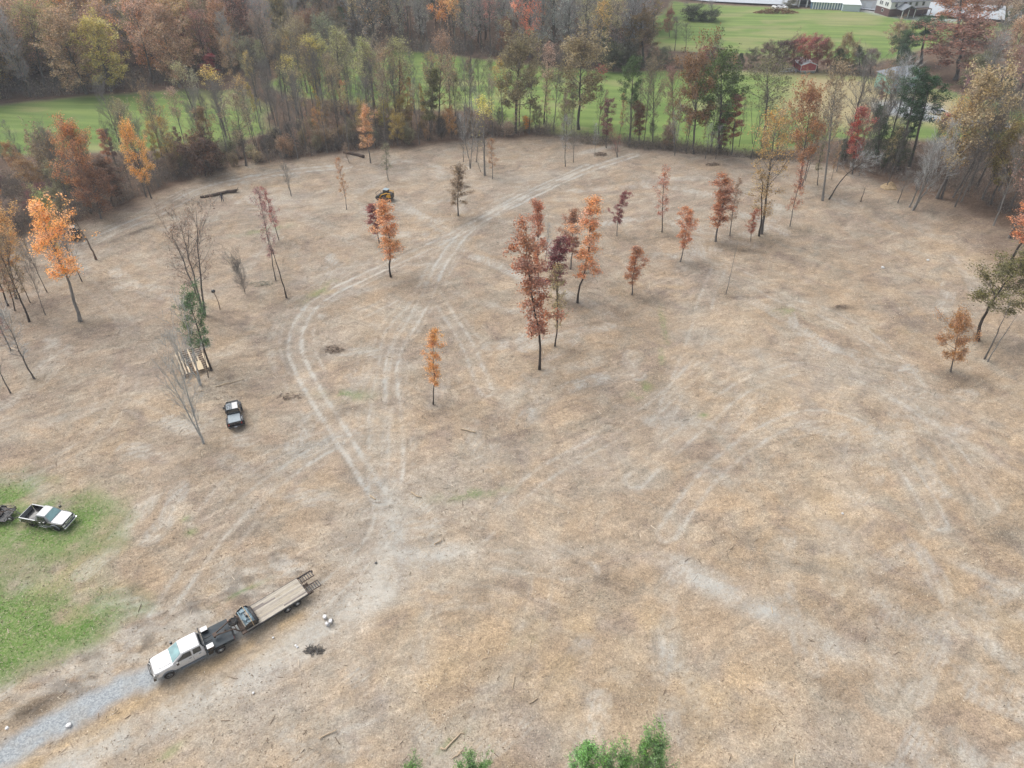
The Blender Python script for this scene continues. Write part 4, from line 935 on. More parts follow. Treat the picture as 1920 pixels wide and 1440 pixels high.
wood([(470, 225), (640, 190), (700, 185), (640, 110), (560, 120), (440, 165)], 30, 5.2,
     [('bare', ['grey', 'dgrey'], 45), ('poplar', ['tan', 'olive', 'gold'], 18), ('oakthin', ['brown', 'olive', 'bronze'], 22), ('maple', ['brown', 'gold'], 6)], (12, 17.5), "where two woods join", 'x')
wood([(1040, 262), (1130, 268), (1250, 282), (1400, 296), (1500, 312), (1500, 285), (1400, 272), (1250, 256), (1040, 240)], 22, 4.0,
     [('bare', ['grey', 'lgrey', 'dgrey'], 26), ('sapthin', ['rust', 'bronze', 'brown'], 24), ('sap', ['maroon', 'bronze', 'brown', 'rust'], 10), ('oakthin', ['bronze', 'olive', 'brown'], 14), ('twigbush', ['grey'], 16), ('bush', ['brown', 'olive'], 8)], (9, 16), "before the right field", 'x')
wood([(1500, 345), (1600, 335), (1730, 375), (1740, 300), (1600, 280), (1490, 290)], 16, 4.5,
     [('bare', ['grey', 'lgrey'], 60), ('sapthin', ['brown', 'bronze', 'rust'], 30), ('poplartop', ['gold'], 10)], (10, 14), "before the green house", 'x')
wood([(1730, 375), (1800, 395), (1880, 440), (1960, 520), (2150, 640), (2250, 420), (2100, 300), (1900, 268), (1760, 275)], 60, 4.2,
     [('bare', ['grey', 'lgrey', 'dgrey', 'dgrey'], 50), ('poplar', ['tan', 'olive', 'gold'], 12), ('oakthin', ['brown', 'bronze', 'olive', 'gold', 'pink'], 20), ('oak', ['tan', 'olive', 'bronze'], 6), ('pine', ['dgreen'], 4), ('sapthin', ['brown', 'bronze'], 12), ('twigbush', ['grey'], 8)], (12.5, 18.5), "of the right wood", 'x')
wood([(1790, 190), (2200, 260), (2350, 140), (2100, 60), (1900, 110), (1810, 150)], 32, 6.5,
     [('oakthin', ['pink', 'brown', 'tan', 'olive'], 40), ('bare', ['grey'], 34), ('oak', ['brown', 'tan'], 16), ('cedar', ['dgreen'], 8)], (13, 19), "behind the right wood", 'x')
wood([(1010, 150), (1060, 120), (1180, 108), (1230, 120), (1230, 130), (1080, 140)], 16, 4.5, [('twigbush', ['grey'], 40), ('maple', ['olive', 'brown'], 20), ('cedar', ['dgreen'], 20), ('bare', ['grey'], 20)], (11, 16), "at the head of the green strip", 'x')

# trees that would share a label are told apart by their order from the left of the picture
ORD = ['leftmost', 'second from left', 'third from left', 'fourth from left', 'fifth from left', 'sixth from left', 'seventh from left', 'eighth from left', 'ninth from left', 'tenth from left', 'eleventh from left', 'twelfth from left']
CNT = ['', '', 'two', 'three', 'four', 'five', 'six', 'seven', 'eight', 'nine', 'ten', 'eleven', 'twelve']
_by = {}
for o in COL.objects:
    if o.get('category') and o.get('group') and not o.parent: _by.setdefault(o['label'], []).append(o)
for lb, os_ in _by.items():
    if 2 <= len(os_) <= 12:
        os_.sort(key=lambda o: o.location.x / (o.location.y * _c + CAM_H * _s))
        for i, o in enumerate(os_):
            o['label'] = "%s of the %s %s" % (ORD[i], CNT[len(os_)], o['group'])
            if len(o['label'].split()) > 16: o['label'] = '%s of the %s' % (ORD[i], o['group'])

# undergrowth: thickets at the foot of the woods, uncountable
def strip(poly, n, hmin, hmax, cols, name, label, seed, wid=.05, lf=2.4, ls=.27):
    rs = np.random.RandomState(seed); P = np.array(Gp(poly)); lo, hi = P.min(0), P.max(0)
    pts = lo + rs.rand(n * 4, 2) * (hi - lo); pts = pts[inside(pts[:, 0], pts[:, 1], [tuple(p) for p in P])]
    f = fbm(pts[:, 0] / 4, pts[:, 1] / 4, 3); pts = pts[f > rs.uniform(.3, .6, len(pts))][:n]
    z = hgt(pts[:, 0], pts[:, 1]) - .1
    B = np.stack([pts[:, 0], pts[:, 1], z], -1); h = rs.uniform(hmin, hmax, len(B)) * (.4 + 1.1 * fbm(B[:, 0] / 5 + 3, B[:, 1] / 5, 2))
    dirs = norm(np.stack([rs.normal(size=len(B)) * .42, rs.normal(size=len(B)) * .42, np.ones(len(B))], -1))
    g = Geo(); P3 = np.stack([B, B + dirs * (h * .5)[:, None], B + dirs * h[:, None] + rs.normal(size=B.shape) * .22 * h[:, None]], 1)
    tubes(g, P3, np.stack([np.full(len(B), wid * .5), np.full(len(B), wid * .35), np.full(len(B), wid * .12)], 1), 3, 0)
    sel = rs.randint(0, len(B), int(len(B) * lf)); C = P3[sel, 1] + (P3[sel, 2] - P3[sel, 1]) * rs.uniform(0, 1, (len(sel), 1)) + rs.normal(size=(len(sel), 3)) * .2
    C[:, 2] = np.maximum(C[:, 2], .1)
    leaves(g, C, ls, rs, 1)
    o = link(name, g.mesh(name, [M_TWIG, M_LEAF])); o.color = (*cols, 1)
    tag(o, label, kind='stuff')
strip([(-300, 560), (0, 452), (170, 408), (330, 340), (560, 296), (700, 282), (860, 260), (1040, 254), (1040, 238), (860, 240), (560, 270), (300, 300), (0, 340), (-300, 420)], 22000, 1.0, 4.6, (.235, .185, .13), 'undergrowth', "brown twiggy undergrowth along the left and middle wood edge", 61)
strip([(1040, 266), (1250, 284), (1400, 297), (1500, 306), (1500, 296), (1400, 286), (1250, 268), (1040, 252)], 3200, .5, 2.2, (.22, .18, .12), 'undergrowth', "low brush before the right field", 62)
strip([(1560, 310), (1700, 345), (1830, 375), (1950, 440), (2200, 560), (2150, 300), (1700, 270), (1560, 285)], 9000, .5, 3.0, (.21, .16, .12), 'undergrowth', "brown undergrowth under the right wood", 63)
strip([(-260, 206), (0, 190), (330, 163), (560, 110), (640, 92), (930, 108), (1180, 128), (1180, 112), (930, 92), (640, 75), (330, 145), (0, 170), (-260, 190)], 15000, 1.5, 6.0, (.25, .205, .15), 'undergrowth', "dark undergrowth at the foot of the far woods", 64, .09, 2.5, .42)
strip([(1180, 130), (1440, 128), (1640, 146), (1640, 140), (1440, 124), (1180, 125)], 1800, .5, 2.0, (.14, .12, .06), 'undergrowth', "scrub along the fence line of the right field", 65, .08)
# ------------------------------------------------------------------ small solid modelling kit
class S:
    """a bmesh that collects boxes, plates, lofts, tubes and turned shapes"""
    def __init__(s): s.bm = bmesh.new()
    def face(s, pts):
        try: return s.bm.faces.new([s.bm.verts.new(p) for p in pts])
        except ValueError: return None
    def hull8(s, b, t):
        vb = [s.bm.verts.new(p) for p in b]; vt = [s.bm.verts.new(p) for p in t]; n = len(b)
        s.bm.faces.new(vb[::-1]); s.bm.faces.new(vt)
        for i in range(n): s.bm.faces.new([vb[i], vb[(i + 1) % n], vt[(i + 1) % n], vt[i]])
    def box(s, x0, x1, y0, y1, z0, z1, rz=0.0, c=None, ry=0.0):
        M = Matrix.Identity(4)
        if rz or ry:
            cx, cy, cz = c or ((x0 + x1) / 2, (y0 + y1) / 2, (z0 + z1) / 2)
            M = Matrix.Translation((cx, cy, cz)) @ Matrix.Rotation(rz, 4, 'Z') @ Matrix.Rotation(ry, 4, 'Y') @ Matrix.Translation((-cx, -cy, -cz))
        q = [(x0, y0), (x1, y0), (x1, y1), (x0, y1)]
        s.hull8([M @ Vector((a, b, z0)) for a, b in q], [M @ Vector((a, b, z1)) for a, b in q]); return s
    def plate(s, pts, th):
        """thin solid from a 3D polygon, thickened along its normal"""
        P = [Vector(p) for p in pts]; n = (P[1] - P[0]).cross(P[2] - P[1]).normalized() * th
        s.hull8([p - n * .3 for p in P], [p + n for p in P]); return s
    def loft(s, st):
        """st: [(x, [(y,z)...])] half profiles, mirrored; closed and capped"""
        rings = []
        for x, hp in st:
            full = [(x, y, z) for y, z in hp] + [(x, -y, z) for y, z in hp[::-1]]
            rings.append([s.bm.verts.new(p) for p in full])
        n = len(rings[0])
        for a, b in zip(rings[:-1], rings[1:]):
            for i in range(n): s.bm.faces.new([a[i], a[(i + 1) % n], b[(i + 1) % n], b[i]])
        s.bm.faces.new(rings[0][::-1]); s.bm.faces.new(rings[-1]); return s
    def tube(s, pts, r, k=8, r2=None):
        P = [Vector(p) for p in pts]; n = len(P); rings = []
        for i, p in enumerate(P):
            t = (P[min(i + 1, n - 1)] - P[max(i - 1, 0)]).normalized()
            ref = Vector((0, 0, 1)) if abs(t.z) < .9 else Vector((1, 0, 0))
            u = t.cross(ref).normalized(); v = t.cross(u); rr = r if r2 is None else r + (r2 - r) * i / (n - 1)
            rings.append([s.bm.verts.new(p + (u * math.cos(a) + v * math.sin(a)) * rr) for a in [j * 2 * math.pi / k for j in range(k)]])
        for a, b in zip(rings[:-1], rings[1:]):
            for i in range(k): s.bm.faces.new([a[i], a[(i + 1) % k], b[(i + 1) % k], b[i]])
        s.bm.faces.new(rings[0][::-1]); s.bm.faces.new(rings[-1]); return s
    def lathe(s, prof, k=20, axis='y', at=(0, 0, 0)):
        """prof [(r, h)] turned about the axis"""
        rings = []
        for r, h in prof:
            ring = []
            for j in range(k):
                a = j * 2 * math.pi / k; c, d = r * math.cos(a), r * math.sin(a)
                p = {'y': (c, h, d), 'z': (c, d, h), 'x': (h, c, d)}[axis]
                ring.append(s.bm.verts.new(Vector(p) + Vector(at)))
            rings.append(ring)
        for a, b in zip(rings[:-1], rings[1:]):
            for i in range(k): s.bm.faces.new([a[i], a[(i + 1) % k], b[(i + 1) % k], b[i]])
        if prof[0][0] > 1e-4: s.bm.faces.new(rings[0][::-1])
        if prof[-1][0] > 1e-4: s.bm.faces.new(rings[-1])
        return s
    def obj(s, name, mat, parent=None, bevel=0.0, smooth=False, seg=2):
        bmesh.ops.remove_doubles(s.bm, verts=s.bm.verts, dist=1e-5)
        bmesh.ops.recalc_face_normals(s.bm, faces=s.bm.faces)
        me = bpy.data.meshes.new(name); s.bm.to_mesh(me); s.bm.free(); me.materials.append(mat)
        if smooth: me.polygons.foreach_set('use_smooth', [True] * len(me.polygons))
        o = link(name, me, parent)
        if bevel > 0:
            b = o.modifiers.new('bevel', 'BEVEL'); b.width = bevel; b.segments = seg; b.limit_method = 'ANGLE'; b.angle_limit = R(28)
            me.polygons.foreach_set('use_smooth', [True] * len(me.polygons))
            wn_ = o.modifiers.new('wn', 'WEIGHTED_NORMAL'); wn_.keep_sharp = False
        return o
def dupo(o, parent, loc=None, rot=None):
    c = o.copy(); COL.objects.link(c); c.parent = parent
    if loc is not None: c.location = loc
    if rot is not None: c.rotation_euler = rot
    for ch in list(o.children):
        d = ch.copy(); COL.objects.link(d); d.parent = c
    return c

P_white = paint("white_paint", (.64, .64, .64), .28, coat=.5, var=.03, dirt=.10); P_silver = paint("silver_paint", (.29, .305, .32), .3, .3, coat=.5, var=.04, dirt=.12)
P_black = paint("black_paint", (.018, .019, .022), .22, coat=.6, var=.2, dirt=.08); P_dsteel = paint("dark_steel", (.055, .058, .062), .55, .3, dirt=.25); P_deck = paint("bed_plate", (.028, .040, .050), .6, .2, dirt=.15, scale=2)
P_rub = paint("rubber", (.028, .028, .030), .85, dirt=.35, scale=4); P_rim = paint("steel_rim", (.62, .63, .64), .4, .1, dirt=.15); P_chrome = paint("chrome", (.70, .72, .74), .16, .9, var=.03)
P_trim = paint("grey_trim", (.16, .18, .20), .6, dirt=.2); P_teal = paint("windshield_glass", (.22, .38, .39), .08, coat=.8, var=.25, scale=1.5); P_glass = glass_dark("window_glass")
P_red = paint("red_lens", (.35, .02, .02), .25); P_lamp = paint("lamp_lens", (.75, .76, .74), .15); P_blue = paint("blue_grey_paint", (.20, .29, .34), .5, .15, dirt=.3, scale=3); P_tan = paint("tan_strap", (.42, .32, .20), .8)
P_rust = paint("rusty_steel", (.085, .06, .048), .8, .1, var=.4, dirt=.25, scale=4); P_yel = paint("yellow_paint", (.62, .33, .03), .4, coat=.2, dirt=.25); P_plate = paint("licence_plate", (.60, .66, .74), .4)

def wheel(parent, x, y, r=.40, w=.27, side=1, rimr=.6, rimmat=None, dual=False):
    s = S(); s.lathe([(r * rimr, -w / 2), (r * .93, -w / 2), (r, -w * .34), (r, w * .34), (r * .93, w / 2), (r * rimr, w / 2)], 24)
    t = s.obj('wheel', P_rub, parent, .015); t.location = (x, y, r)
    m = S(); dz = w * .5
    if dual: prof = [(r * rimr, side * dz), (r * rimr * .95, side * dz * .9), (r * rimr * .75, side * dz * .2), (r * .30, side * dz * .1), (r * .26, side * dz * 1.15), (.001, side * dz * 1.2)]
    else: prof = [(r * rimr, side * dz), (r * rimr * .93, side * dz * .93), (r * rimr * .8, side * dz * .55), (r * .28, side * dz * .75), (r * .2, side * dz * .98), (.001, side * dz * 1.0)]
    m.lathe(prof, 24); rr = m.obj('rim', rimmat or P_rim, t, 0, True)
    return t

def pickup(root, paintm, xf, xw0, xw1, xr1, xr0, w, wt, z0, zh, zb, zr, low=None, win=P_teal, doors=2, roofm=None, hood_slope=.12):
    """front half of a pickup: hood, cab, glass, doors, lamps"""
    lowm = low or paintm
    def hp(wd, zt, k=.10): return [(wd * .86, z0), (wd * .97, z0 + .10), (wd, z0 + .35), (wd, zt - k * 2.2), (wd * .955, zt - k * .5), (wd * .84, zt)]
    s = S()
    s.loft([(xf, hp(w * .80, zh - .10)), (xf - .10, hp(w * .93, zh - .02)), (xf - .45, hp(w * .99, zh)), (xw0 + .15, hp(w, zb - .02)), (xw0 - .1, hp(w, zb)), (xr0, hp(w, zb))])
    s.obj('body', lowm, root, .03)
    if low is not None:                       # lighter hood skin over a dark lower body
        h = S(); h.loft([(xf - .06, [(w * .78, zh - .06), (w * .74, zh + .015)]), (xf - .4, [(w * .95, zh - .10), (w * .84, zh + .03)]), (xw0 + .02, [(w * .97, zb - .12), (w * .84, zb + .03)])]); h.obj('hood', paintm, root, .02)
    else:
        h = S(); h.loft([(xf - .28, [(w * .56, zh - .02), (w * .50, zh + .035)]), (xf - .7, [(w * .70, zh), (w * .62, zh + .07)]), (xw0 + .12, [(w * .74, zb - .02), (w * .66, zb + .05)])]); h.obj('hood', paintm, root, .025)
    c = S()
    def cp(wb, zt_, wtp): return [(wb, zb - .03), (wtp, zt_ - .06), (wtp * .9, zt_)]
    c.loft([(xw0, [(w * .90, zb - .03), (w * .90, zb + .0), (w * .86, zb + .03)]), (xw1, cp(w * .95, zr - .03, wt * .97)), ((xw1 + xr1) / 2, cp(w * .96, zr, wt)), (xr1, cp(w * .95, zr - .02, wt)), (xr0, [(w * .93, zb - .03), (w * .93, zb + .02), (w * .86, zb + .05)])])
    c.obj('cab', roofm or paintm, root, .035)
    # glass, set a little proud of the cab skin
    s = S(); e = .014; f = lambda a, b, t: a + (b - a) * t
    s.plate([(f(xw0, xw1, .06) + e, -w * .80, f(zb, zr, .07) + e), (f(xw0, xw1, .06) + e, w * .80, f(zb, zr, .07) + e), (f(xw0, xw1, .93) + e, wt * .84, f(zb, zr, .90) + e), (f(xw0, xw1, .93) + e, -wt * .84, f(zb, zr, .90) + e)], .02)
    s.obj('windshield', win, root, .008)
    s = S(); s.plate([(f(xr0, xr1, .15) - e, w * .76, f(zb, zr, .14)), (f(xr0, xr1, .15) - e, -w * .76, f(zb, zr, .14)), (f(xr0, xr1, .85) - e, -wt * .76, f(zb, zr, .82)), (f(xr0, xr1, .85) - e, wt * .76, f(zb, zr, .82))], .02); s.obj('rear_window', P_glass, root, .008)
    segs = [(xw0 - .35, xw1 - .02, f(xw1, xr1, .46), f(xw1, xr1, .46))] + ([(f(xw1, xr1, .54), f(xw1, xr1, .54), xr1 - .0, xr0 + .32 if xr0 + .32 < xr1 else xr1)] if doors > 2 else [])
    if doors == 2: segs = [(xw0 - .38, xw1 - .02, xr1 + .12, xr1 + .12)]
    for sd in (1, -1):
        for (xa, xb_, xc, xd) in segs:
            yb, yt = w * .955 + .012, wt + .016; z1, z2 = zb + .04, zr - .13
            q = [(xa, sd * yb, z1), (xd, sd * yb, z1), (xc, sd * (yt + .0), z2), (xb_ - .06, sd * (yt + .0), z2)]
            s = S(); s.plate(q if sd < 0 else q[::-1], .014); s.obj('window', P_glass, root, .005)
            dh = S(); dh.box(xd + .10, xd + .30, sd * w - .02 if sd > 0 else -w - .03, sd * w + .03 if sd > 0 else -w + .02, zb - .22, zb - .17); dh.obj('door_handle', P_trim if low is None else P_chrome, root, .01)
        ln = S(); ln.box(f(xw1, xr1, .49) - .012, f(xw1, xr1, .49) + .012, sd * (w + .003) - .004, sd * (w + .003) + .004, z0 + .2, zb - .1); ln.obj('door_seam', P_trim, root)
        m = S(); m.box(xw0 - .50, xw0 - .30, sd * (w + .10), sd * (w + .30), zb + .02, zb + .30); m.box(xw0 - .42, xw0 - .36, sd * (w - .04), sd * (w + .14), zb + .06, zb + .12); m.obj('mirror', P_black, root, .03)
        hl = S(); hl.box(xf - .10, xf + .02, sd * w * .74 - .16, sd * w * .74 + .16, zh - .42, zh - .20); hl.obj('headlight', P_lamp, root, .03)
        ar = S()                              # wheel arch lip
        for xx in ([ (xf - 1.02)]):
            pts = [(xx + .52 * math.cos(a), sd * (w + .02), .46 + .50 * math.sin(a)) for a in np.linspace(.05, math.pi - .05, 9)]
            ar.tube(pts, .065, 6)
        ar.obj('fender_flare', P_trim, root)
    return zb

# --- white crew cab flatbed truck
WT_F, WT_R = G(321, 1272), G(416, 1223)
hd = math.atan2(WT_F[1] - WT_R[1], WT_F[0] - WT_R[0])
n_ = (-math.sin(hd), math.cos(hd))        # left of the heading; the wheels seen are on the left side
tr_c = (WT_R[0] - n_[0] * 1.05, WT_R[1] - n_[1] * 1.05)
truck = empty('flatbed_truck', (tr_c[0], tr_c[1], on_ground(*tr_c) + .02), hd)
tag(truck, "white crew cab truck with a black flatbed, parked on the end of the gravel drive", 'truck')
WB = 4.35
xf = WB + 1.0
pickup(truck, P_white, xf, 3.78, 2.86, 1.35, 1.12, 1.0, .80, .52, 1.32, 1.42, 2.06, doors=4)
for y in (1, -1):
    wheel(truck, WB, y * .93, .43, .27, y, .58, dual=False)
    wheel(truck, 0, y * 1.02, .43, .25, y, .58, dual=True); wheel(truck, 0, y * .74, .43, .25, y, .58)
s = S(); s.box(xf - .02, xf + .20, -.98, .98, .50, .82); s.tube([(xf + .12, -.62, .70), (xf + .22, -.55, 1.16), (xf + .24, 0, 1.22), (xf + .22, .55, 1.16), (xf + .12, .62, .70)], .045, 8)
s.tube([(xf + .15, -.95, .80), (xf - .02, -.98, 1.12), (xf - .30, -1.02, 1.12)], .04, 6); s.tube([(xf + .15, .95, .80), (xf - .02, .98, 1.12), (xf - .30, 1.02, 1.12)], .04, 6)
s.obj('grille_guard', P_black, truck, .02)
s = S(); s.box(xf - .01, xf + .035, -.50, .50, .86, 1.18); s.obj('grille', P_dsteel, truck, .02)
for y in (1, -1):
    s = S(); s.box(1.35, 3.35, y * 1.02 - .09, y * 1.02 + .09, .47, .53); s.obj('running_board', P_trim, truck, .01)
s = S(); s.box(-1.32, 1.0, -1.20, 1.20, 1.06, 1.16); s.box(-1.32, 1.0, -.35, -.22, .62, 1.06); s.box(-1.32, 1.0, .22, .35, .62, 1.06); s.box(-1.36, -1.30, -1.20, 1.20, .92, 1.16)
for y in (1, -1): s.box(-1.32, -.56, y * 1.12 - .06, y * 1.12 + .06, .84, 1.06)
s.obj('flatbed', P_deck, truck, .012)
s = S(); s.box(.30, .92, -.30, -.24, 1.165, 1.21); s.box(.30, .92, .16, .22, 1.165, 1.21); s.obj('bed_rail', P_dsteel, truck, .006)
s = S()
for y in (-1.08, -.55, 0, .55, 1.08): s.tube([(1.05, y, 1.16), (1.05, y * .93, 2.0)], .035, 6)
s.tube([(1.05, -1.02, 2.0), (1.05, 1.02, 2.0)], .05, 8); s.tube([(1.05, -1.10, 1.55), (1.05, 1.10, 1.55)], .03, 6); s.obj('headache_rack', P_dsteel, truck)
for y in (1, -1):
    t = S(); t.box(.36, .90, y * 1.0 - .20, y * 1.0 + .20, 1.17, 1.50); tb = t.obj('toolbox', P_black, truck, .012)
    l = S(); l.box(.34, .92, y * 1.0 - .23, y * 1.0 + .23, 1.502, 1.545); l.obj('lid', P_white, tb, .008)
    t = S(); t.box(.56, .98, y * 1.14 - .06, y * 1.14 + .06, .62, 1.05); t.obj('side_box', P_black, truck, .01)
    t = S(); t.box(-1.39, -1.362, y * .98 - .12, y * .98 + .12, .96, 1.08); t.obj('tail_light', P_red, truck, .006)
    t = S(); t.box(-.60, .60, y * 1.06 - .16, y * 1.06 + .16, .93, .99); t.obj('mudguard', P_black, truck, .01)
s = S(); s.box(-1.02, -.84, -.10, .10, 1.163, 1.20); s.lathe([(.06, 1.2), (.06, 1.25), (.04, 1.30), (.001, 1.33)], 10, 'z', (-.93, 0, 0)); s.obj('hitch_ball', P_rust, truck)
s = S(); s.box(-1.52, -1.36, -.55, .55, .55, .68); s.obj('rear_bumper', P_dsteel, truck, .02)

# --- gooseneck trailer
tl_r = (-19.96, 40.94); tl_f = (-23.55, 37.83)
thd = math.atan2(tl_f[1] - tl_r[1], tl_f[0] - tl_r[0]); TLL = 6.0
trl = empty('gooseneck_trailer', (tl_r[0], tl_r[1], on_ground(*tl_r) + .02), thd)
tag(trl, "gooseneck equipment trailer with a weathered plank deck and ladder ramps", 'trailer')
inv = Matrix.Rotation(-thd, 4, 'Z') @ Matrix.Translation((-tl_r[0], -tl_r[1], 0))
DZ = .92
s = S()
for y in (1.16, -1.16): s.box(0, TLL, y - .035, y + .035, DZ - .20, DZ - .01)
for x in np.arange(.1, TLL, .6): s.box(x - .03, x + .03, -1.12, 1.12, DZ - .16, DZ - .055)
for y in (.45, -.45): s.box(-.02, TLL + .3, y - .05, y + .05, DZ - .36, DZ - .165)
s.box(-.05, .0, -1.2, 1.2, DZ - .20, DZ - .01)
s.obj('frame', P_dsteel, trl)
pl_m = []
for k_, cc in enumerate([(.44, .39, .32), (.52, .47, .39), (.38, .34, .29), (.24, .21, .19), (.47, .41, .32)]):
    m, nt, out = new_mat("plank_wood_%s" % 'abcde'[k_]); b = N(nt, "ShaderNodeBsdfPrincipled"); b.inputs['Roughness'].default_value = .9
    tc = N(nt, "ShaderNodeTexCoord").outputs['Object']
    g1_ = noise(nt, mapping(nt, tc, (1.2, 14, 1)), 2, 5, .65); g2_ = noise(nt, mapping(nt, tc, (.5, 1.8, 1)), 1.6, 5, .7)
    c = mix(nt, mr(nt, g1_, .3, .7), tuple(v * .72 for v in cc), tuple(v * 1.15 for v in cc)); c = mix(nt, mr(nt, g2_, .55, .72, 0, .55), c, (.13, .11, .10))
    L(nt, c, b.inputs['Base Color']); L(nt, b.outputs[0], out.inputs[0]); pl_m.append(m)
prs = np.random.RandomState(3)
np_ = 12; pw = 2.26 / np_
for i in range(np_):
    cuts = [0.0, prs.uniform(1.4, 4.6), TLL]
    for a, b_ in zip(cuts[:-1], cuts[1:]):
        s = S(); dz = prs.uniform(0, .012); s.box(a + .006, b_ - .006, -1.13 + i * pw + .006, -1.13 + (i + 1) * pw - .006, DZ - .05, DZ + dz)
        dk = (i in (2, 3) and a > 1) or (i in (9, 10) and a == 0 and prs.rand() < .5)
        s.obj('plank', pl_m[3 if dk else prs.choice([0, 1, 1, 2, 4])], trl)
# beaver tail and ladder ramps at the rear
s = S()
for y in (1.14, .08, -.08, -1.14): s.box(-.55, 0, y - .03, y + .03, DZ - .24, DZ - .10)
for x in (-.20, -.40, -.55): s.box(x - .02, x + .02, -1.14, 1.14, DZ - .24, DZ - .19)
s.obj('tail_frame', P_rust, trl)
for yy in (.72, -.72):
    s = S()
    for y in (yy - .38, yy + .38): s.box(-1.45, .02, y - .03, y + .03, DZ - .03, DZ + .05)
    rp = s.obj('ramp', P_rust, trl)
    for x in np.arange(-1.40, .0, .235):
        q = S(); q.box(x - .035, x + .035, yy - .35, yy + .35, DZ - .01, DZ + .06); q.obj('rung', P_dsteel, rp)
s = S(); s.box(-1.62, -1.45, -1.12, -1.02, DZ - .35, DZ - .05); s.box(-1.5, -.4, -1.2, -1.14, DZ - .25, DZ - .12); s.obj('ramp_foot', P_rust, trl)
for y in (1, -1):
    for x in (1.15, 2.12):
        wheel(trl, x, y * 1.02, .39, .23, y, .58, dual=True)
    s = S(); s.box(.70, 2.60, y * 1.0 - .17, y * 1.0 + .17, DZ - .06, DZ - .052); s.obj('fender', P_dsteel, trl)
hb = inv @ Vector((*G(404, 1196, 1.3), 0))
s = S()
for y in (.75, -.75): s.tube([(TLL + .0, y, DZ - .15), (TLL + .55, y * .92, DZ + .05), (TLL + .9, y * .7, 1.45), (hb.x - .15, hb.y + y * .16, 1.62)], .075, 6)
s.tube([(hb.x, hb.y, 1.66), (hb.x, hb.y, 1.25)], .08, 10); s.box(hb.x - .22, hb.x + .12, hb.y - .2, hb.y + .2, 1.58, 1.70)
for x in (.35, .7): s.tube([(TLL + x, -.66, .95 + x * .35), (TLL + x, .66, .95 + x * .35)], .05, 6)
s.box(TLL, TLL + .45, -1.1, 1.1, DZ - .22, DZ - .08)
s.obj('gooseneck', P_rust, trl, .01)
s = S(); s.box(TLL + .2, TLL + .32, -.9, -.78, .05, 1.3); s.box(TLL + .16, TLL + .36, -.94, -.74, .02, .05); s.obj('jack_leg', P_dsteel, trl, .008)
for y in (1, -1):
    s = S(); s.box(-.085, -.052, y * 1.0 - .1, y * 1.0 + .1, DZ - .17, DZ - .08); s.obj('tail_light', P_red, trl)

# mulching head lying on the trailer front
def place_on(parentM, lx, ly, z, rz, name, label, cat, group=None):
    w_ = parentM @ Vector((lx, ly, z)); o = empty(name, w_, 0); o.rotation_euler = (0, 0, rz); return tag(o, label, cat, group)
TM = Matrix.Translation((tl_r[0], tl_r[1], on_ground(*tl_r) + .02)) @ Matrix.Rotation(thd, 4, 'Z')
mh = place_on(TM, TLL - .55, 0.02, DZ + .02, thd, 'mulching_head', "blue grey mulching head with hoses lying across the front of the trailer", 'machine head')
s = S(); s.loft([(y_, [(.001, 0)] ) for y_ in ()]) if False else None
s = S()
for a, b_ in [(-.95, .95)]:
    prof = [(-.45, .0), (.42, .0), (.50, .22), (.42, .48), (.15, .62), (-.22, .58), (-.45, .36)]
    s.hull8([(x, a, z) for x, z in prof], [(x, b_, z) for x, z in prof])
s.obj('housing', P_blue, mh, .03)
for y in (-.985, .985):
    s = S(); pr = [(-.58, -.0), (.55, -.0), (.66, .30), (.45, .62), (.1, .76), (-.40, .62), (-.58, .3)]
    s.hull8([(x, y - .03, z) for x, z in pr], [(x, y + .03, z) for x, z in pr]); s.obj('end_plate', P_black, mh, .01)
s = S(); s.lathe([(.05, -.93), (.20, -.92), (.20, .92), (.05, .93)], 16, 'y', (-.52, 0, .26)); d_ = s.obj('drum', P_dsteel, mh, 0, True)
for i in range(22):
    a = i * 1.7; t = S(); yy = -.85 + i * .081; t.box(-.03, .03, yy - .03, yy + .03, -.02, .05)
    o = t.obj('tooth', P_rust, d_); o.location = (-.52 + .21 * math.cos(a), 0, .26 + .21 * math.sin(a)); o.rotation_euler = (0, -a + R(90), 0)
s = S()
for y in (-.5, .5): s.box(-.35, .50, y - .05, y + .05, .60, .72)
s.tube([(-.2, -.8, .74), (-.2, .8, .74)], .05, 8); s.tube([(.4, -.5, .72), (.55, -.5, 1.0), (.55, .5, 1.0), (.4, .5, .72)], .045, 6); s.obj('mount_frame', P_blue, mh, .008)
s = S(); s.tube([(.1, -.3, .8), (.2, -.1, 1.0), (.1, .2, .95), (-.1, .35, .75), (-.2, .1, .8)], .035, 6); s.tube([(0, .4, .78), (.2, .6, .85), (.3, .8, .7), (.1, .9, .66)], .03, 6); s.box(-.15, .15, -.2, .2, .60, .80); s.obj('hydraulic_motor', P_black, mh)
s = S(); s.plate([(-.16, -1.15, .1), (-.10, -1.15, .1), (-.05, -1.03, .80), (-.11, -1.03, .80)], .006); s.plate([(-.11, -1.03, .80), (-.05, -1.03, .80), (-.05, 1.03, .80), (-.11, 1.03, .80)], .006); s.plate([(-.11, 1.03, .80), (-.05, 1.03, .80), (-.10, 1.15, .1), (-.16, 1.15, .1)], .006); s.obj('strap', P_tan, mh)
sp = place_on(TM, TLL + .62, -.42, 1.16, thd, 'spare_tyre', "black spare tyre and chain lying on the trailer neck", 'tyre')
s = S(); s.lathe([(.22, -.12), (.40, -.12), (.44, -.06), (.44, .06), (.40, .12), (.22, .12)], 22, 'z'); s.obj('tyre', P_rub, sp, .015)
s = S(); crs = np.random.RandomState(8)
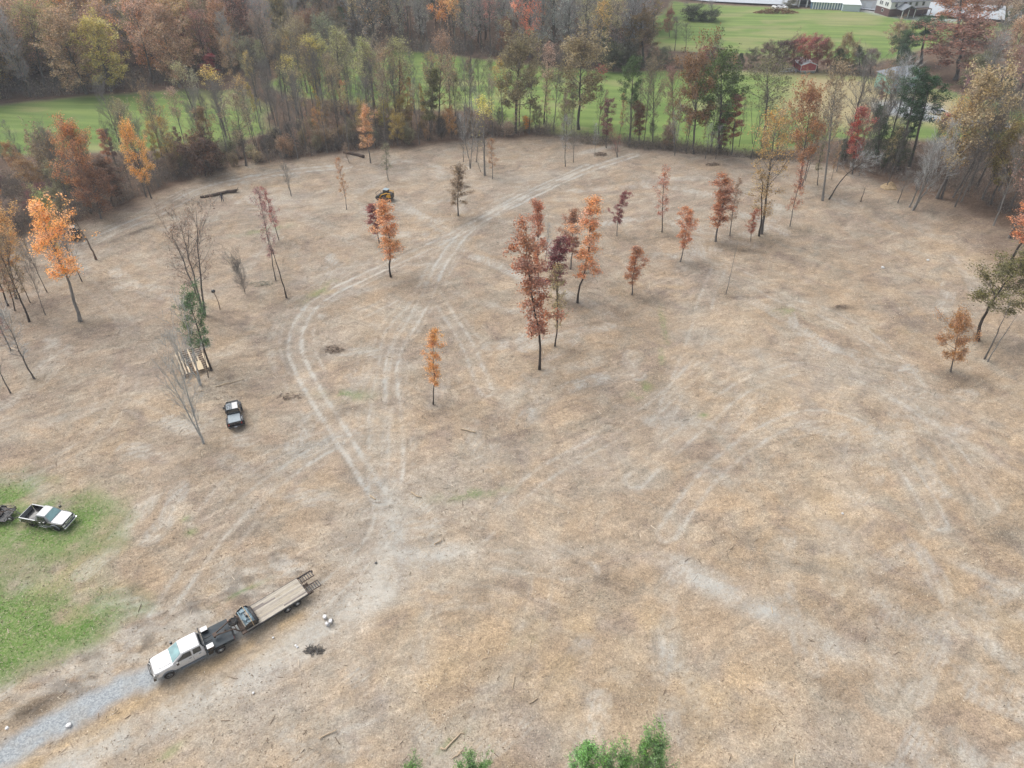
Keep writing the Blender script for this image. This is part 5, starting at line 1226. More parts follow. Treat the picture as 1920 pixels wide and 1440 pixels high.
for k_ in range(9): a = k_ * .7; s.tube([(.3 * math.cos(a), .3 * math.sin(a), .15), (.35 * math.cos(a + .4), .35 * math.sin(a + .4), .21), (.25 * math.cos(a + .8), .25 * math.sin(a + .8), .16)], .03, 5)
s.obj('chain', P_dsteel, sp)

# --- two tone pickup with an open bed, hitched to a scrap trailer at the left border
p1, p2 = G(64.7, 987), G(112, 988); ph = R(-12)
pc = (p1[0] + .1, p1[1] + .85)
pk = empty('pickup_truck', (pc[0], pc[1], on_ground(*pc) + .01), ph)
tag(pk, "older silver and black two door pickup with an open bed at the grass edge", 'pickup')
pickup(pk, P_silver, 3.95, 2.55, 1.95, .98, .80, .98, .74, .46, 1.12, 1.16, 1.78, low=P_black, doors=2)
for y in (1, -1):
    wheel(pk, 3.02, y * .84, .37, .25, y, .55, P_dsteel); wheel(pk, 0, y * .84, .37, .25, y, .55, P_dsteel)
s = S()
for y in (1, -1):
    s.box(-1.15, .78, min(y * .90, y * .98), max(y * .90, y * .98), .50, 1.12)
s.box(.70, .78, -.90, .90, .62, 1.12); s.box(-1.15, .70, -.90, .90, .56, .62); s.obj('bed', P_black, pk, .012)
for y in (1, -1):
    s = S(); s.box(-1.16, .78, min(y * .885, y * 1.0), max(y * .885, y * 1.0), 1.122, 1.16); s.obj('bed_rail', P_silver, pk, .012)
s = S(); s.box(-1.22, -1.16, -.88, .88, .60, 1.14); s.obj('tailgate', P_silver, pk, .012)
s = S(); s.box(3.92, 4.12, -.92, .92, .42, .60); s.obj('front_bumper', P_chrome, pk, .03)
s = S(); s.box(-1.40, -1.24, -.90, .90, .44, .58); s.obj('rear_bumper', P_chrome, pk, .03)
s = S()
for z in (.72, .80, .88, .96): s.box(3.93, 3.985, -.52, .52, z, z + .04)
s.obj('grille', P_chrome, pk, .006)
for y in (1, -1):
    s = S(); s.box(.9, 2.4, y * .985 - .01, y * .985 + .012, .52, .60); s.obj('side_trim', P_silver, pk, .004)
    s = S(); s.box(.95, 2.0, y * .98 - .07, y * .98 + .07, .38, .42); s.obj('side_step', P_chrome, pk, .01)
    s = S(); pts = [(.46 * math.cos(a), y * .97, .42 + .44 * math.sin(a)) for a in np.linspace(.05, math.pi - .05, 9)]; s.tube(pts, .05, 6); s.obj('fender_flare', P_black, pk)
ut_h = ph + R(8)
utl = (pc[0] - 2.9 * math.cos(ut_h), pc[1] - 2.9 * math.sin(ut_h) - .0)
ut = empty('utility_trailer', (utl[0], utl[1], on_ground(*utl)), ut_h)
tag(ut, "black utility trailer loaded with rusty scrap behind the silver pickup", 'trailer')
s = S(); s.box(-3.2, 0, -.95, .95, .48, .56)
for y in (1, -1): s.tube([(-3.2, y * .95, .85), (0, y * .95, .85)], .035, 6)
s.tube([(0, -.95, .85), (0, .95, .85)], .035, 6)
for x in (-3.2, -2.1, -1.05, 0):
    for y in (1, -1): s.tube([(x, y * .95, .5), (x, y * .95, .85)], .03, 6)
s.tube([(0, -.7, .5), (1.3, 0, .5)], .04, 6); s.tube([(0, .7, .5), (1.3, 0, .5)], .04, 6); s.obj('frame', P_dsteel, ut)
for y in (1, -1): wheel(ut, -1.6, y * 1.1, .33, .2, y, .55)
s = S(); s.lathe([(.18, -.09), (.31, -.09), (.33, 0), (.31, .09), (.18, .09)], 20, 'y'); q = s.obj('spare_wheel', P_rub, ut, .01); q.location = (.42, -.62, .72)
s = S(); s.lathe([(.18, -.095), (.10, -.06), (.001, -.06)], 20, 'y'); s.obj('rim', P_white, q, 0, True)
s = S(); s.tube([(.38, -.62, .5), (.38, -.55, .75)], .03, 6); s.obj('wheel_bracket', P_dsteel, ut)
srs = np.random.RandomState(12)
for k_ in range(13):
    cx, cy = srs.uniform(-2.9, -.2), srs.uniform(-.7, .7); nm = ['steel_hoop', 'scrap_bar', 'scrap_plate'][k_ % 3]
    s = S()
    if k_ % 3 == 0: s.tube([(.25 * math.cos(a), .25 * math.sin(a) * .9, .03 * math.sin(3 * a)) for a in np.linspace(0, 6.2, 14)], .035, 6)
    elif k_ % 3 == 1: s.tube([(-.6, 0, 0), (.1, .08, .06), (.6, -.05, .02)], .045, 6)
    else: s.box(-.28, .28, -.2, .2, -.03, .04); s.box(-.28, -.22, -.2, .2, -.1, .12)
    o = s.obj(nm, P_rust if k_ % 2 else P_dsteel); cp_, sp_ = math.cos(ut_h), math.sin(ut_h)
    zz = on_ground(*utl) + .64 + .08 * (k_ % 4)
    o.location = (utl[0] + cx * cp_ - cy * sp_, utl[1] + cx * sp_ + cy * cp_, zz); o.rotation_euler = (srs.uniform(-.2, .2), srs.uniform(-.2, .2), srs.uniform(0, 6.28))
    tag(o, ["rusty steel hoop lying among the scrap on the utility trailer", "rusty bar lying among the scrap on the utility trailer", "bent scrap plate lying on the utility trailer"][k_ % 3], ['hoop', 'bar', 'plate'][k_ % 3], "scrap %s pieces on the utility trailer" % ['hoop', 'bar', 'plate'][k_ % 3])

# --- black four door pickup with a short covered bed
jr = (np.array(G(380 + 790 / 16, 740 + 1080 / 16, .5)) + np.array(G(380 + 1250 / 16, 740 + 970 / 16, .5))) / 2
jh = R(21.8 + 90)
jk = empty('black_pickup', (jr[0] + 1.0 * math.cos(jh), jr[1] + 1.0 * math.sin(jh), on_ground(*jr) + .02), jh)
tag(jk, "black pickup with a grey bed cover, right of the twin trunked bare tree", 'pickup')
P_roof_refl, nt, out = new_mat("painted_roof_reflection"); b = N(nt, "ShaderNodeBsdfPrincipled"); tc = N(nt, "ShaderNodeTexCoord").outputs['Object']  # speckled tree reflection painted into the colour of the glossy black roof
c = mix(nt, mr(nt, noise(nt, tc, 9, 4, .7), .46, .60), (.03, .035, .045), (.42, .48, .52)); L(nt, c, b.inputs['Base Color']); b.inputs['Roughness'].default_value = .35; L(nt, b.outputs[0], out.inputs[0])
pickup(jk, P_black, 3.60, 2.45, 2.15, .98, .82, .82, .70, .58, 1.22, 1.26, 1.86, win=P_glass, doors=4)
s = S(); s.box(.95, 2.18, .01, .66, 1.862, 1.90); s.obj('roof_reflection_panel', P_roof_refl, jk, .015)
s = S(); s.box(.95, 2.18, -.66, -.01, 1.862, 1.90); s.obj('roof_reflection_panel', P_white, jk, .015)  # pale sky reflection on the roof, painted as a white half
s = S(); s.box(-.82, .80, -.80, .80, .62, 1.16); s.obj('bed', P_black, jk, .03)
s = S(); s.box(-.76, .78, -.70, .70, 1.162, 1.21); s.obj('bed_cover', paint("cover_grey", (.30, .35, .38), .55, dirt=.1), jk, .02)
s = S(); s.box(-.86, -.822, -.70, .70, .68, 1.12); s.obj('tailgate', P_black, jk, .015)
s = S(); s.box(-1.02, -.86, -.86, .86, .55, .70); s.tube([(-1.0, -.6, .72), (-1.05, 0, .74), (-1.0, .6, .72)], .03, 6); s.obj('rear_bumper', P_dsteel, jk, .02)
s = S(); s.box(3.60, 3.80, -.85, .85, .55, .72); s.obj('front_bumper', P_dsteel, jk, .02)
s = S(); s.box(-1.04, -1.022, -.16, .16, .58, .70); s.obj('licence_plate', P_plate, jk)
s = S(); s.box(-1.22, -1.02, -.04, .04, .48, .54); s.lathe([(.03, 0), (.035, .04), (.001, .08)], 8, 'z', (-1.18, 0, .54)); s.obj('hitch_ball', P_chrome, jk)
for y in (1, -1):
    wheel(jk, 2.72, y * .86, .42, .30, y, .5, P_dsteel); wheel(jk, 0, y * .86, .42, .30, y, .5, P_dsteel)
    for x in (2.72, 0): s = S(); s.box(x - .56, x + .56, min(y * .76, y * 1.0), max(y * .76, y * 1.0), .92, 1.0); s.obj('fender', P_trim if False else P_black, jk, .03)
    s = S(); s.box(-.87, -.83, y * .74 - .06, y * .74 + .06, .80, 1.06); s.obj('tail_light', P_red, jk, .01)
    s = S(); s.box(-.3, .2, y * .83 - .012, y * .83 + .012, .95, 1.05); s.obj('side_trim', P_chrome, jk)

# --- compact track loaders
def loader(px, py, heading, bodym, label, dark=False):
    x, y = G(px, py); o = empty('track_loader', (x, y, on_ground(x, y) + .02), heading); tag(o, label, 'loader')
    for sd in (1, -1):
        prof = [(-1.0, .12), (-.85, .02), (.75, .02), (.95, .15), (.95, .35), (.6, .72), (-.7, .72), (-1.0, .40)]
        s = S(); y0, y1 = sorted((sd * .52, sd * .86)); s.hull8([(a, y0, b) for a, b in prof], [(a, y1, b) for a, b in prof]); tk = s.obj('track', P_rub, o, .04)
        for xx in (-.6, -.2, .2, .6): q = S(); q.lathe([(.16, -.03), (.16, .03)], 12, 'y', (xx, sd * .875, .22)); q.obj('roller', P_dsteel, tk)
    s = S(); s.box(-1.15, .70, -.50, .50, .30, 1.05); s.hull8([(-1.30, -.62, .50), (-.35, -.62, .50), (-.35, .62, .50), (-1.30, .62, .50)], [(-1.25, -.58, 1.32), (-.45, -.58, 1.45), (-.45, .58, 1.45), (-1.25, .58, 1.32)]); s.obj('chassis', bodym if dark else P_dsteel, o, .03)
    s = S(); s.box(-1.36, -1.31, -.55, .55, .55, 1.25); s.obj('rear_door', P_black, o, .02)
    s = S(); s.hull8([(-.40, -.46, 1.05), (.72, -.46, .95), (.72, .46, .95), (-.40, .46, 1.05)], [(-.40, -.44, 2.05), (.50, -.44, 2.05), (.50, .44, 2.05), (-.40, .44, 2.05)]); cb = s.obj('cab', P_black, o, .03)
    s = S(); s.box(-.50, .56, -.50, .50, 2.06, 2.13); s.obj('roof', paint("loader_roof", (.30, .38, .42), .4), o, .03)
    s = S(); s.plate([(.74, -.38, 1.05), (.74, .38, 1.05), (.53, .38, 1.98), (.53, -.38, 1.98)], .01); s.obj('windshield', P_teal, cb)
    for sd in (1, -1):
        q = [(-.30, sd * .47, 1.2), (.60, sd * .47, 1.2), (.46, sd * .452, 1.95), (-.30, sd * .452, 1.95)]; s = S(); s.plate(q if sd < 0 else q[::-1], .012); s.obj('window', P_glass, cb)
        s = S(); s.tube([(-1.15, sd * .68, 1.05), (-1.20, sd * .70, 1.62), (-.4, sd * .70, 1.58), (.75, sd * .68, 1.10), (1.20, sd * .62, .55), (1.28, sd * .60, .35)], .10, 6); s.obj('lift_arm', bodym, o, .0)
        s = S(); s.hull8([(-1.25, sd * .60, .75), (-.2, sd * .60, .75), (-.2, sd * .78, .75), (-1.25, sd * .78, .75)], [(-1.15, sd * .60, 1.35), (-.5, sd * .60, 1.35), (-.5, sd * .76, 1.35), (-1.15, sd * .76, 1.35)]); s.obj('side_panel', bodym, o, .02)
    s = S(); prof = [(1.30, .08), (2.05, .10), (2.15, .42), (1.85, .78), (1.40, .80)]; s.hull8([(a, -.92, b) for a, b in prof], [(a, .92, b) for a, b in prof]); s.obj('mulching_head', P_dsteel, o, .03)
    s = S(); s.tube([(1.75, -.8, .8), (1.95, -.8, 1.35), (1.95, .8, 1.35), (1.75, .8, .8)], .05, 6); s.obj('push_bar', P_rust, o)
    return o
loader(726, 373, R(158), P_yel, "yellow and black compact track loader working behind the orange oak")
loader(143, 447, R(-60 + 180), P_black, "black compact track loader half hidden at the left wood edge", True)

# --- worker
def person(px, py):
    x, y = G(px, py); o = empty('person', (x, y, on_ground(x, y)), R(200)); tag(o, "person in dark clothes standing in front of the long fallen log", 'person')
    V_ = [(0, 0, .95), (0, 0, 1.15), (0, 0, 1.38), (0, 0, 1.50), (0, 0, 1.60), (.0, 0, 1.70),
          (.10, 0, .90), (.13, .03, .50), (.15, 0, .10), (.15, .14, .05), (-.10, 0, .90), (-.15, -.02, .50), (-.19, -.06, .10), (-.19, .08, .05),
          (.19, 0, 1.40), (.30, .04, 1.14), (.34, .16, .95), (-.19, 0, 1.40), (-.31, .04, 1.14), (-.33, .18, .96)]
    E_ = [(0, 1), (1, 2), (2, 3), (3, 4), (4, 5), (0, 6), (6, 7), (7, 8), (8, 9), (0, 10), (10, 11), (11, 12), (12, 13), (2, 14), (14, 15), (15, 16), (2, 17), (17, 18), (18, 19)]
    rad = [.15, .14, .16, .06, .10, .09, .10, .07, .05, .045, .10, .07, .05, .045, .07, .05, .04, .07, .05, .04]
    me = bpy.data.meshes.new('body'); me.from_pydata(V_, E_, []); b = link('body', me, o); sk = b.modifiers.new('skin', 'SKIN')
    for i, r_ in enumerate(rad): me.skin_vertices[0].data[i].radius = (r_, r_ * (.8 if i < 3 else 1))
    me.skin_vertices[0].data[0].use_root = True
    b.modifiers.new('sub', 'SUBSURF').levels = 2; b.modifiers['sub'].render_levels = 2
    me.materials.append(paint("dark_clothes", (.020, .028, .055), .85))
    s = S(); s.lathe([(.125, 1.66), (.13, 1.72), (.10, 1.80), (.001, 1.83)], 12, 'z'); s.box(-.07, .07, .08, .22, 1.68, 1.70); s.obj('cap', P_black, o, 0, True)
    s = S()
    for sx in (.34, -.33):
        for k_ in range(5): s.tube([(sx + (k_ - 2) * .016, .17, .92), (sx + (k_ - 2) * .018, .19, .87 - (.02 if k_ in (1, 2, 3) else 0)), (sx + (k_ - 2) * .018, .21, .83)], .009, 5)
    s.obj('fingers', paint("skin", (.45, .27, .19), .6), o)
    return o
person(418, 379)
# ------------------------------------------------------------------ logs, platform, litter
P_log = paint("dark_log_bark", (.085, .062, .050), .95, var=.4, scale=3); P_lwood = paint("pale_wood", (.46, .36, .25), .85, var=.15, scale=5); P_cut = paint("cut_wood", (.45, .31, .18), .85)
P_dwood = paint("weathered_wood", (.16, .115, .085), .9, var=.3)
def log(a, b, r0, r1, mat, label, cat='log', kink=.2, name='fallen_log', seed=1, group=None, roots=False):
    rs = np.random.RandomState(seed); A = np.array(G(*a)); B = np.array(G(*b)); n = 9; pts = []
    L_ = np.hypot(*(B - A)); per = np.array([-(B - A)[1], (B - A)[0]]) / max(L_, .01)
    for i in range(n):
        t = i / (n - 1); p = A + (B - A) * t + per * (math.sin(t * 5 + seed) * kink * .5 + rs.uniform(-.2, .2) * kink)
        r = r0 + (r1 - r0) * t; pts.append((p[0], p[1], on_ground(*p) + r * .85 + .02))
    c = Vector(pts[n // 2]); o = empty(name, c); tag(o, label, cat, group)
    s = S(); s.tube([Vector(p) - c for p in pts], r0, 9, r1)
    if roots:
        e = Vector(pts[-1]) - c
        for k_ in range(7):
            d_ = Vector((rs.uniform(-.2, .6), rs.uniform(-.6, .6), rs.uniform(-.1, .9))); s.tube([e, e + d_ * .4, e + d_ * .8], .12, 5, .03)
    s.obj('stem', mat, o, 0, True)
    s = S(); e = Vector(pts[0]) - c; d_ = (Vector(pts[0]) - Vector(pts[1])).normalized(); s.tube([e, e + d_ * .012], r0 * .93, 9); s.obj('cut_end', P_cut, o)
    return o
log((376, 371), (444, 361), .24, .30, P_log, "long dark felled log behind the standing person", kink=.5, seed=4, roots=True)
log((645, 289), (684, 296), .26, .34, P_log, "dark felled log at the wood edge left of the olive sapling", kink=.5, seed=6)
log((405, 728), (458, 713), .07, .05, P_lwood, "long pale peeled pole lying below the wooden platform", 'pole', .1, 'pole', 3)
log((412, 726), (432, 719), .09, .07, P_lwood, "short pale peeled pole beside the long one", 'pole', .05, 'pole', 5)
log((365, 739), (385, 735), .05, .04, P_lwood, "thin pale stick near the twin trunked bare tree", 'stick', .1, 'stick', 5)
log((864, 804), (892, 809), .10, .08, P_lwood, "pale branch lying below the solitary orange oak", 'branch', .1, 'branch', 7)
log((770, 923), (790, 931), .10, .07, P_lwood, "brown branch lying right of the junction of the wheel tracks", 'branch', .15, 'branch', 8)
log((694, 929), (704, 936), .09, .08, P_lwood, "short pale log piece by the junction of the wheel tracks", 'branch', .02, 'branch', 9)
log((826, 1404), (872, 1380), .08, .05, P_lwood, "long curved pale branch near the lower border", 'branch', .5, 'branch', 10)
log((856, 1420), (868, 1408), .05, .04, P_lwood, "straight stick beside the long curved branch", 'stick', .05, 'stick', 11)
log((848, 1424), (872, 1411), .04, .03, P_lwood, "second straight stick beside the long curved branch", 'stick', .05, 'stick', 12)
log((964, 1268), (961, 1295), .04, .03, P_lwood, "upright looking pale stick in the lower middle ground", 'stick', .05, 'stick', 13)
log((995, 1200), (994, 1215), .05, .04, P_lwood, "short pale stick above the upright one", 'stick', .03, 'stick', 14)
log((993, 1320), (1008, 1310), .05, .04, P_lwood, "short pale stick below the green tuft in the lower middle", 'stick', .04, 'stick', 15)
log((1362, 1323), (1374, 1337), .05, .04, P_lwood, "pale stick in the lower right ground", 'stick', .05, 'stick', 16)
log((1446, 1140), (1448, 1152), .05, .05, P_lwood, "bright short stick beside the long pale scrape", 'stick', .02, 'stick', 17)
log((1490, 1450), (1488, 1415), .05, .04, P_lwood, "long stick cut by the lower border on the right", 'stick', .1, 'stick', 18)
log((600, 1387), (632, 1369), .07, .05, P_lwood, "grey pole half buried in the pale mud at lower left", 'pole', .1, 'pole', 19)
log((815, 1020), (828, 1010), .07, .05, P_lwood, "pale sticks at the head of the pale ridge", 'stick', .1, 'stick', 20)
log((1364, 1032), (1375, 1024), .05, .04, P_lwood, "small stick right of centre", 'stick', .05, 'stick', 21)
P_heap = paint("brush_wood", (.27, .21, .16), .95, var=.45, scale=4)
# short broken stuff heaps
def heap(px, py, rx, ry, n, hh, mat, name, label, cat, seed, th=.04):
    rs = np.random.RandomState(seed); x, y = G(px, py); g = Geo(); P = []
    for i in range(n):
        a = rs.uniform(0, 6.28); rr = rs.rand() ** .6; c = np.array([rr * rx * math.cos(a), rr * ry * math.sin(a), hh * (1 - rr ** 2) * rs.rand()])
        d_ = rand_dirs(rs, 1)[0] * np.array([1, 1, .45]); ln = rs.uniform(.25, .9) * min(1.2, rx)
        P.append([c - d_ * ln * .5, c + rs.normal(size=3) * .05, c + d_ * ln * .5])
    P = np.array(P); P[:, :, 2] = np.maximum(P[:, :, 2], -.05)
    rr_ = rs.uniform(.4, 1.2, len(P)) * th
    tubes(g, P, np.stack([rr_, rr_, rr_ * .6], 1), 4, 0)
    o = link(name, g.mesh(name, [mat])); o.location = (x, y, on_ground(x, y)); tag(o, label, cat)
    return o
heap(627, 655, 1.4, 1.0, 60, .35, P_heap, 'root_heap', "dark uprooted stump heap left of the curving wheel tracks", 'heap', 1, .06)
heap(590, 1222, 1.0, .45, 110, .3, paint("charred_brush", (.12, .11, .10), .95, var=.3), 'brush_heap', "dark flattened brush heap right of the truck and trailer", 'heap', 2, .03)
heap(543, 743, 1.7, .7, 50, .25, P_heap, 'brush_heap', "brown brush heap crossed by the left wheel track", 'heap', 3, .05)
heap(1127, 289, 1.4, .8, 90, .6, P_heap, 'brush_heap', "dark brush heap at the top of the clearing beside the thin sapling", 'heap', 4, .07)
heap(1577, 575, 1.0, .6, 90, .3, P_heap, 'brush_heap', "small dark brush heap in the open on the right", 'heap', 5, .04)
heap(1336, 309, 1.6, .7, 90, .6, P_heap, 'brush_heap', "low brush heap under the thin pale twin trees", 'heap', 6, .06)
heap(490, 531, 2.0, 1.0, 70, .4, paint("grey_brush", (.24, .235, .18), .95), 'brush_heap', "grey green brush heap at the foot of the pinkish thin tree", 'heap', 7, .04)
heap(1455, 24, 9, 2.5, 500, 2.0, paint("weed_patch", (.22, .14, .07), .95), 'weed_patch', "brown weed patch around the white bales", 'weeds', 8, .16)
heap(1483, 133, 3.2, 1.2, 60, 1.1, paint("white_scrap", (.62, .62, .62), .6), 'scrap_heap', "heap of white scrap left of the red shed", 'heap', 9, .14)
# yellow earth mound
s = S(); rs = np.random.RandomState(3); prof = [(1.7, 0), (1.5, .25), (1.0, .7), (.5, .95), (.001, 1.0)]
s.lathe(prof, 18, 'z')
for v in s.bm.verts: k_ = 1 + .35 * (vnoise(np.array([v.co.x * 1.3 + 9]), np.array([v.co.y * 1.3 + 3]))[0] - .5) * 2; v.co.x *= k_ * 1.15; v.co.y *= k_ * .8; v.co.z = v.co.z * k_ - .08
o = s.obj('earth_mound', paint("yellow_earth", (.37, .275, .165), .95, var=.3, scale=3), None, 0, False); x, y = G(1667, 352); o.location = (x, y, on_ground(x, y)); tag(o, "mound of yellow sawdust coloured earth at the right wood edge", 'mound')

P_board = paint('platform_board', (.58, .47, .33), .85, var=.15)
sl_ = S(); sl_.bm.free()
# raised wooden lattice platform
pc0 = [np.array(v) for v in (G(330, 662, .45), G(345, 703, .45), G(393, 695, .45), G(375, 656, .45))]
ctr = sum(pc0) / 4; ax = (pc0[1] + pc0[2]) / 2 - (pc0[0] + pc0[3]) / 2; Lp = np.hypot(*ax); ay = ((pc0[3] + pc0[2]) / 2 - (pc0[0] + pc0[1]) / 2); Wp = np.hypot(*ay)
pf = empty('wooden_platform', (ctr[0], ctr[1], on_ground(*ctr)), math.atan2(ax[1], ax[0])); tag(pf, "raised wooden lattice platform of pale boards behind the pale bare tree", 'platform')
prs = np.random.RandomState(4)
for y in np.linspace(-Wp / 2, Wp / 2, 9):
    if prs.rand() < .04: continue
    a = -Lp / 2; b_ = Lp / 2
    if prs.rand() < .35: a += prs.uniform(.8, 2)
    s = S(); s.box(a, b_, y - .10, y + .10, .56, .62); s.obj('board', P_board, pf)
for x in np.linspace(-Lp / 2, Lp / 2, 12):
    s = S(); s.box(x - .05, x + .05, -Wp / 2, Wp / 2, .46, .555); s.obj('joist', P_dwood, pf)
for x in (-Lp / 2 + .1, 0, Lp / 2 - .1):
    for y in (-Wp / 2 + .1, Wp / 2 - .1): s = S(); s.box(x - .07, x + .07, y - .07, y + .07, -.1, .458); s.obj('post', P_dwood, pf)
s = S(); s.box(.7, Lp / 2, .35, 1.0, .602, .63); s.obj('panel', paint("pale_board", (.55, .45, .30), .8), pf)
s = S(); s.box(-Lp / 2 - .05, Lp / 2 + .05, -Wp / 2 - .12, -Wp / 2 - .02, .42, .60); s.obj('edge_board', P_lwood, pf)
# pole with a dark feeder on top
x, y = G(412, 578); o = empty('feeder_pole', (x, y, on_ground(x, y))); tag(o, "thin bent pole topped by a small black feeder", 'pole')
s = S(); s.tube([(0, 0, -.1), (.08, 0, 1.2), (-.05, 0, 2.4), (-.22, 0, 3.0)], .07, 7, .04); s.obj('pole', P_dwood, o)
s = S(); s.lathe([(.08, 2.9), (.26, 2.98), (.32, 3.16), (.26, 3.34), (.001, 3.42)], 12, 'z', (-.22, 0, 0)); s.obj('feeder', P_black, o, 0, True)
# white buckets and bits by the truck
def bucket(px, py, tip, label, lid=None, r=.17, h=.38):
    x, y = G(px, py); o = empty('bucket', (x, y, on_ground(x, y) + (.0 if not tip else .17))); o.rotation_euler = (R(84) if tip else 0, 0, R(tip)); tag(o, label, 'bucket')
    s = S(); s.lathe([(r * .82, 0), (r, h), (r * .95, h), (r * .78, .02), (.001, .02)], 18, 'z'); s.obj('pail', P_white, o, 0, True)
    if lid is not None: s = S(); s.lathe([(r * 1.03, h), (r * 1.03, h + .03), (.001, h + .035)], 18, 'z'); s.obj('lid', lid, o)
    s = S(); s.tube([(r * math.cos(a), -.02, h + .14 * math.sin(a) * 1.0) for a in np.linspace(0, math.pi, 9)], .008, 4); s.obj('handle', P_dsteel, o)
bucket(610, 1161, 0, "white bucket, upper left of the group beside the trailer", P_white)
bucket(612, 1171, 50, "white bucket lying on its side, lowest of the group beside the trailer", None)
bucket(621, 1169, 0, "white bucket with a dark lid, right of the group beside the trailer", P_white)
for i, (px, py, r, lb) in enumerate([(623, 1164, .13, "black round cap beside the buckets"), (513, 1197, .11, "small white lump below the trailer wheels"), (555, 1212, .12, "small white lump, left of two below the buckets"), (558, 1215, .12, "small white lump, right of two below the buckets"),
                                     (128, 1359, .25, "pale flat stone on the gravel drive"), (12, 1364, .17, "white jug on the grass at the lower left border"), (705, 1056, .14, "small black lump on the pale mud"), (1580, 962, .14, "white scrap piece right of centre"),
                                     (1655, 502, .3, "white splintered chunk on the right ground"), (1740, 487, .25, "white chip lying left of the leaning green oak"), (475, 1300, .12, "white stone in the lower left litter")]):
    s = S(); s.lathe([(r * .7, 0), (r, r * .35), (r * .8, r * .9), (.001, r * 1.1)], 7, 'z'); rs = np.random.RandomState(i)
    for v in s.bm.verts: v.co.x *= rs.uniform(.8, 1.2); v.co.y *= rs.uniform(.7, 1.2)
    x, y = G(px, py); o = s.obj('stone' if 'stone' in lb else 'debris', P_black if 'black' in lb else P_white, None, 0, False); o.location = (x, y, on_ground(x, y) + .01); tag(o, lb, 'debris')

# ------------------------------------------------------------------ far buildings
P_wall_w = paint("white_siding", (.74, .76, .76), .7, var=.05); P_brick = paint("dark_brick", (.13, .075, .070), .9, var=.2); P_shing = paint("grey_shingles", (.20, .22, .245), .9, var=.15, scale=2)
P_metal_w = paint("white_metal_roof", (.78, .82, .84), .4, var=.04); P_green = paint("green_siding", (.24, .42, .34), .8, var=.08); P_redw = paint("red_siding", (.34, .075, .085), .75, var=.12); P_block = paint("grey_block", (.26, .30, .28), .9, var=.2); P_bluew = paint("blue_panel", (.16, .26, .36), .6, var=.15)
P_tanroof = paint("brown_grey_roof", (.33, .31, .31), .8, var=.1, scale=2)
def gable(parent, x0, x1, y0, y1, z0, zr, mat, over=.35, th=.12, along_x=True, name='roof'):
    """two roof slabs"""
    s = S()
    if along_x:
        ym = (y0 + y1) / 2
        for sg, ye in ((1, y0 - over), (-1, y1 + over)):
            k_ = (zr - z0) / (ym - y0); ze = z0 - over * k_
            s.hull8([(x0 - over, ye, ze), (x1 + over, ye, ze), (x1 + over, ym, zr), (x0 - over, ym, zr)], [(x0 - over, ye, ze + th), (x1 + over, ye, ze + th), (x1 + over, ym, zr + th), (x0 - over, ym, zr + th)])
    else:
        xm = (x0 + x1) / 2
        for xe, _ in ((x0 - over, 0), (x1 + over, 0)):
            k_ = (zr - z0) / (xm - x0); ze = z0 - over * k_
            s.hull8([(xe, y0 - over, ze), (xm, y0 - over, zr), (xm, y1 + over, zr), (xe, y1 + over, ze)], [(xe, y0 - over, ze + th), (xm, y0 - over, zr + th), (xm, y1 + over, zr + th), (xe, y1 + over, ze + th)])
    return s.obj(name, mat, parent)
def gwall(s, x0, x1, y0, y1, z0, z1, zr, along_x=True):
    if along_x:
        ym = (y0 + y1) / 2; pr = [(y0, z0), (y1, z0), (y1, z1), (ym, zr), (y0, z1)]
        s.hull8([(x0, a, b) for a, b in pr], [(x1, a, b) for a, b in pr])
    else:
        xm = (x0 + x1) / 2; pr = [(x0, z0), (x1, z0), (x1, z1), (xm, zr), (x0, z1)]
        s.hull8([(a, y0, b) for a, b in pr], [(a, y1, b) for a, b in pr])
def win(parent, x, y, z, w, h, axis='y', out_=-1):
    s = S(); e = .05
    if axis == 'y': s.box(x - w / 2 - .12, x + w / 2 + .12, min(y, y + out_ * e), max(y, y + out_ * e), z - .12, z + h + .12)
    else: s.box(min(x, x + out_ * e), max(x, x + out_ * e), y - w / 2 - .12, y + w / 2 + .12, z - .12, z + h + .12)
    f_ = s.obj('window', P_wall_w, parent); s = S(); e2 = .08
    if axis == 'y': s.box(x - w / 2, x + w / 2, min(y, y + out_ * e2), max(y, y + out_ * e2), z, z + h)
    else: s.box(min(x, x + out_ * e2), max(x, x + out_ * e2), y - w / 2, y + w / 2, z, z + h)
    s.obj('pane', P_glass, f_)
def bld(name, px, py, rz, label, cat):
    x, y = G(px, py); return tag(empty(name, (x, y, on_ground(x, y) - .05), R(rz)), label, cat)
# white house over a brick storey: local x runs along the ridge, the gable end faces -x
h = bld('white_house', 1664, 33, 14, "white two storey house with a grey roof and dark brick ground floor by the river", 'house')
s = S(); s.box(0, 17, 0, 8, 0, 2.6); s.obj('ground_floor', P_brick, h)
s = S(); gwall(s, -.05, 17, -.1, 8.1, 2.605, 5.2, 7.6); s.obj('wall', P_wall_w, h)
gable(h, -.05, 17, -.1, 8.1, 5.2, 7.65, P_shing, .5)
for y_ in (1.8, 2.8, 5.0, 6.0): win(h, -.06, y_, 3.4, .6, 1.2, 'x')
win(h, 0.0, 3.9, 1.2, .8, .8, 'x')
for x_ in (2.2, 8.2, 11, 14): win(h, x_, -.11, 3.3, 1.0, 1.3)
s = S(); s.box(5.2, 6.6, -.14, -.10, 2.7, 4.7); s.obj('door', P_brick, h)
gable(h, 2.5, 8.2, -4.2, -.2, 2.9, 4.3, P_shing, .3, along_x=False, name='porch_roof')
for x_ in (2.7, 5.3, 8.0): s = S(); s.box(x_ - .1, x_ + .1, -4.1, -3.9, 0, 2.9); s.obj('porch_post', P_wall_w, h)
s = S(); s.box(9.5, 16.5, -2.6, -.2, 2.35, 2.55); dk_ = s.obj('deck', P_dwood, h)
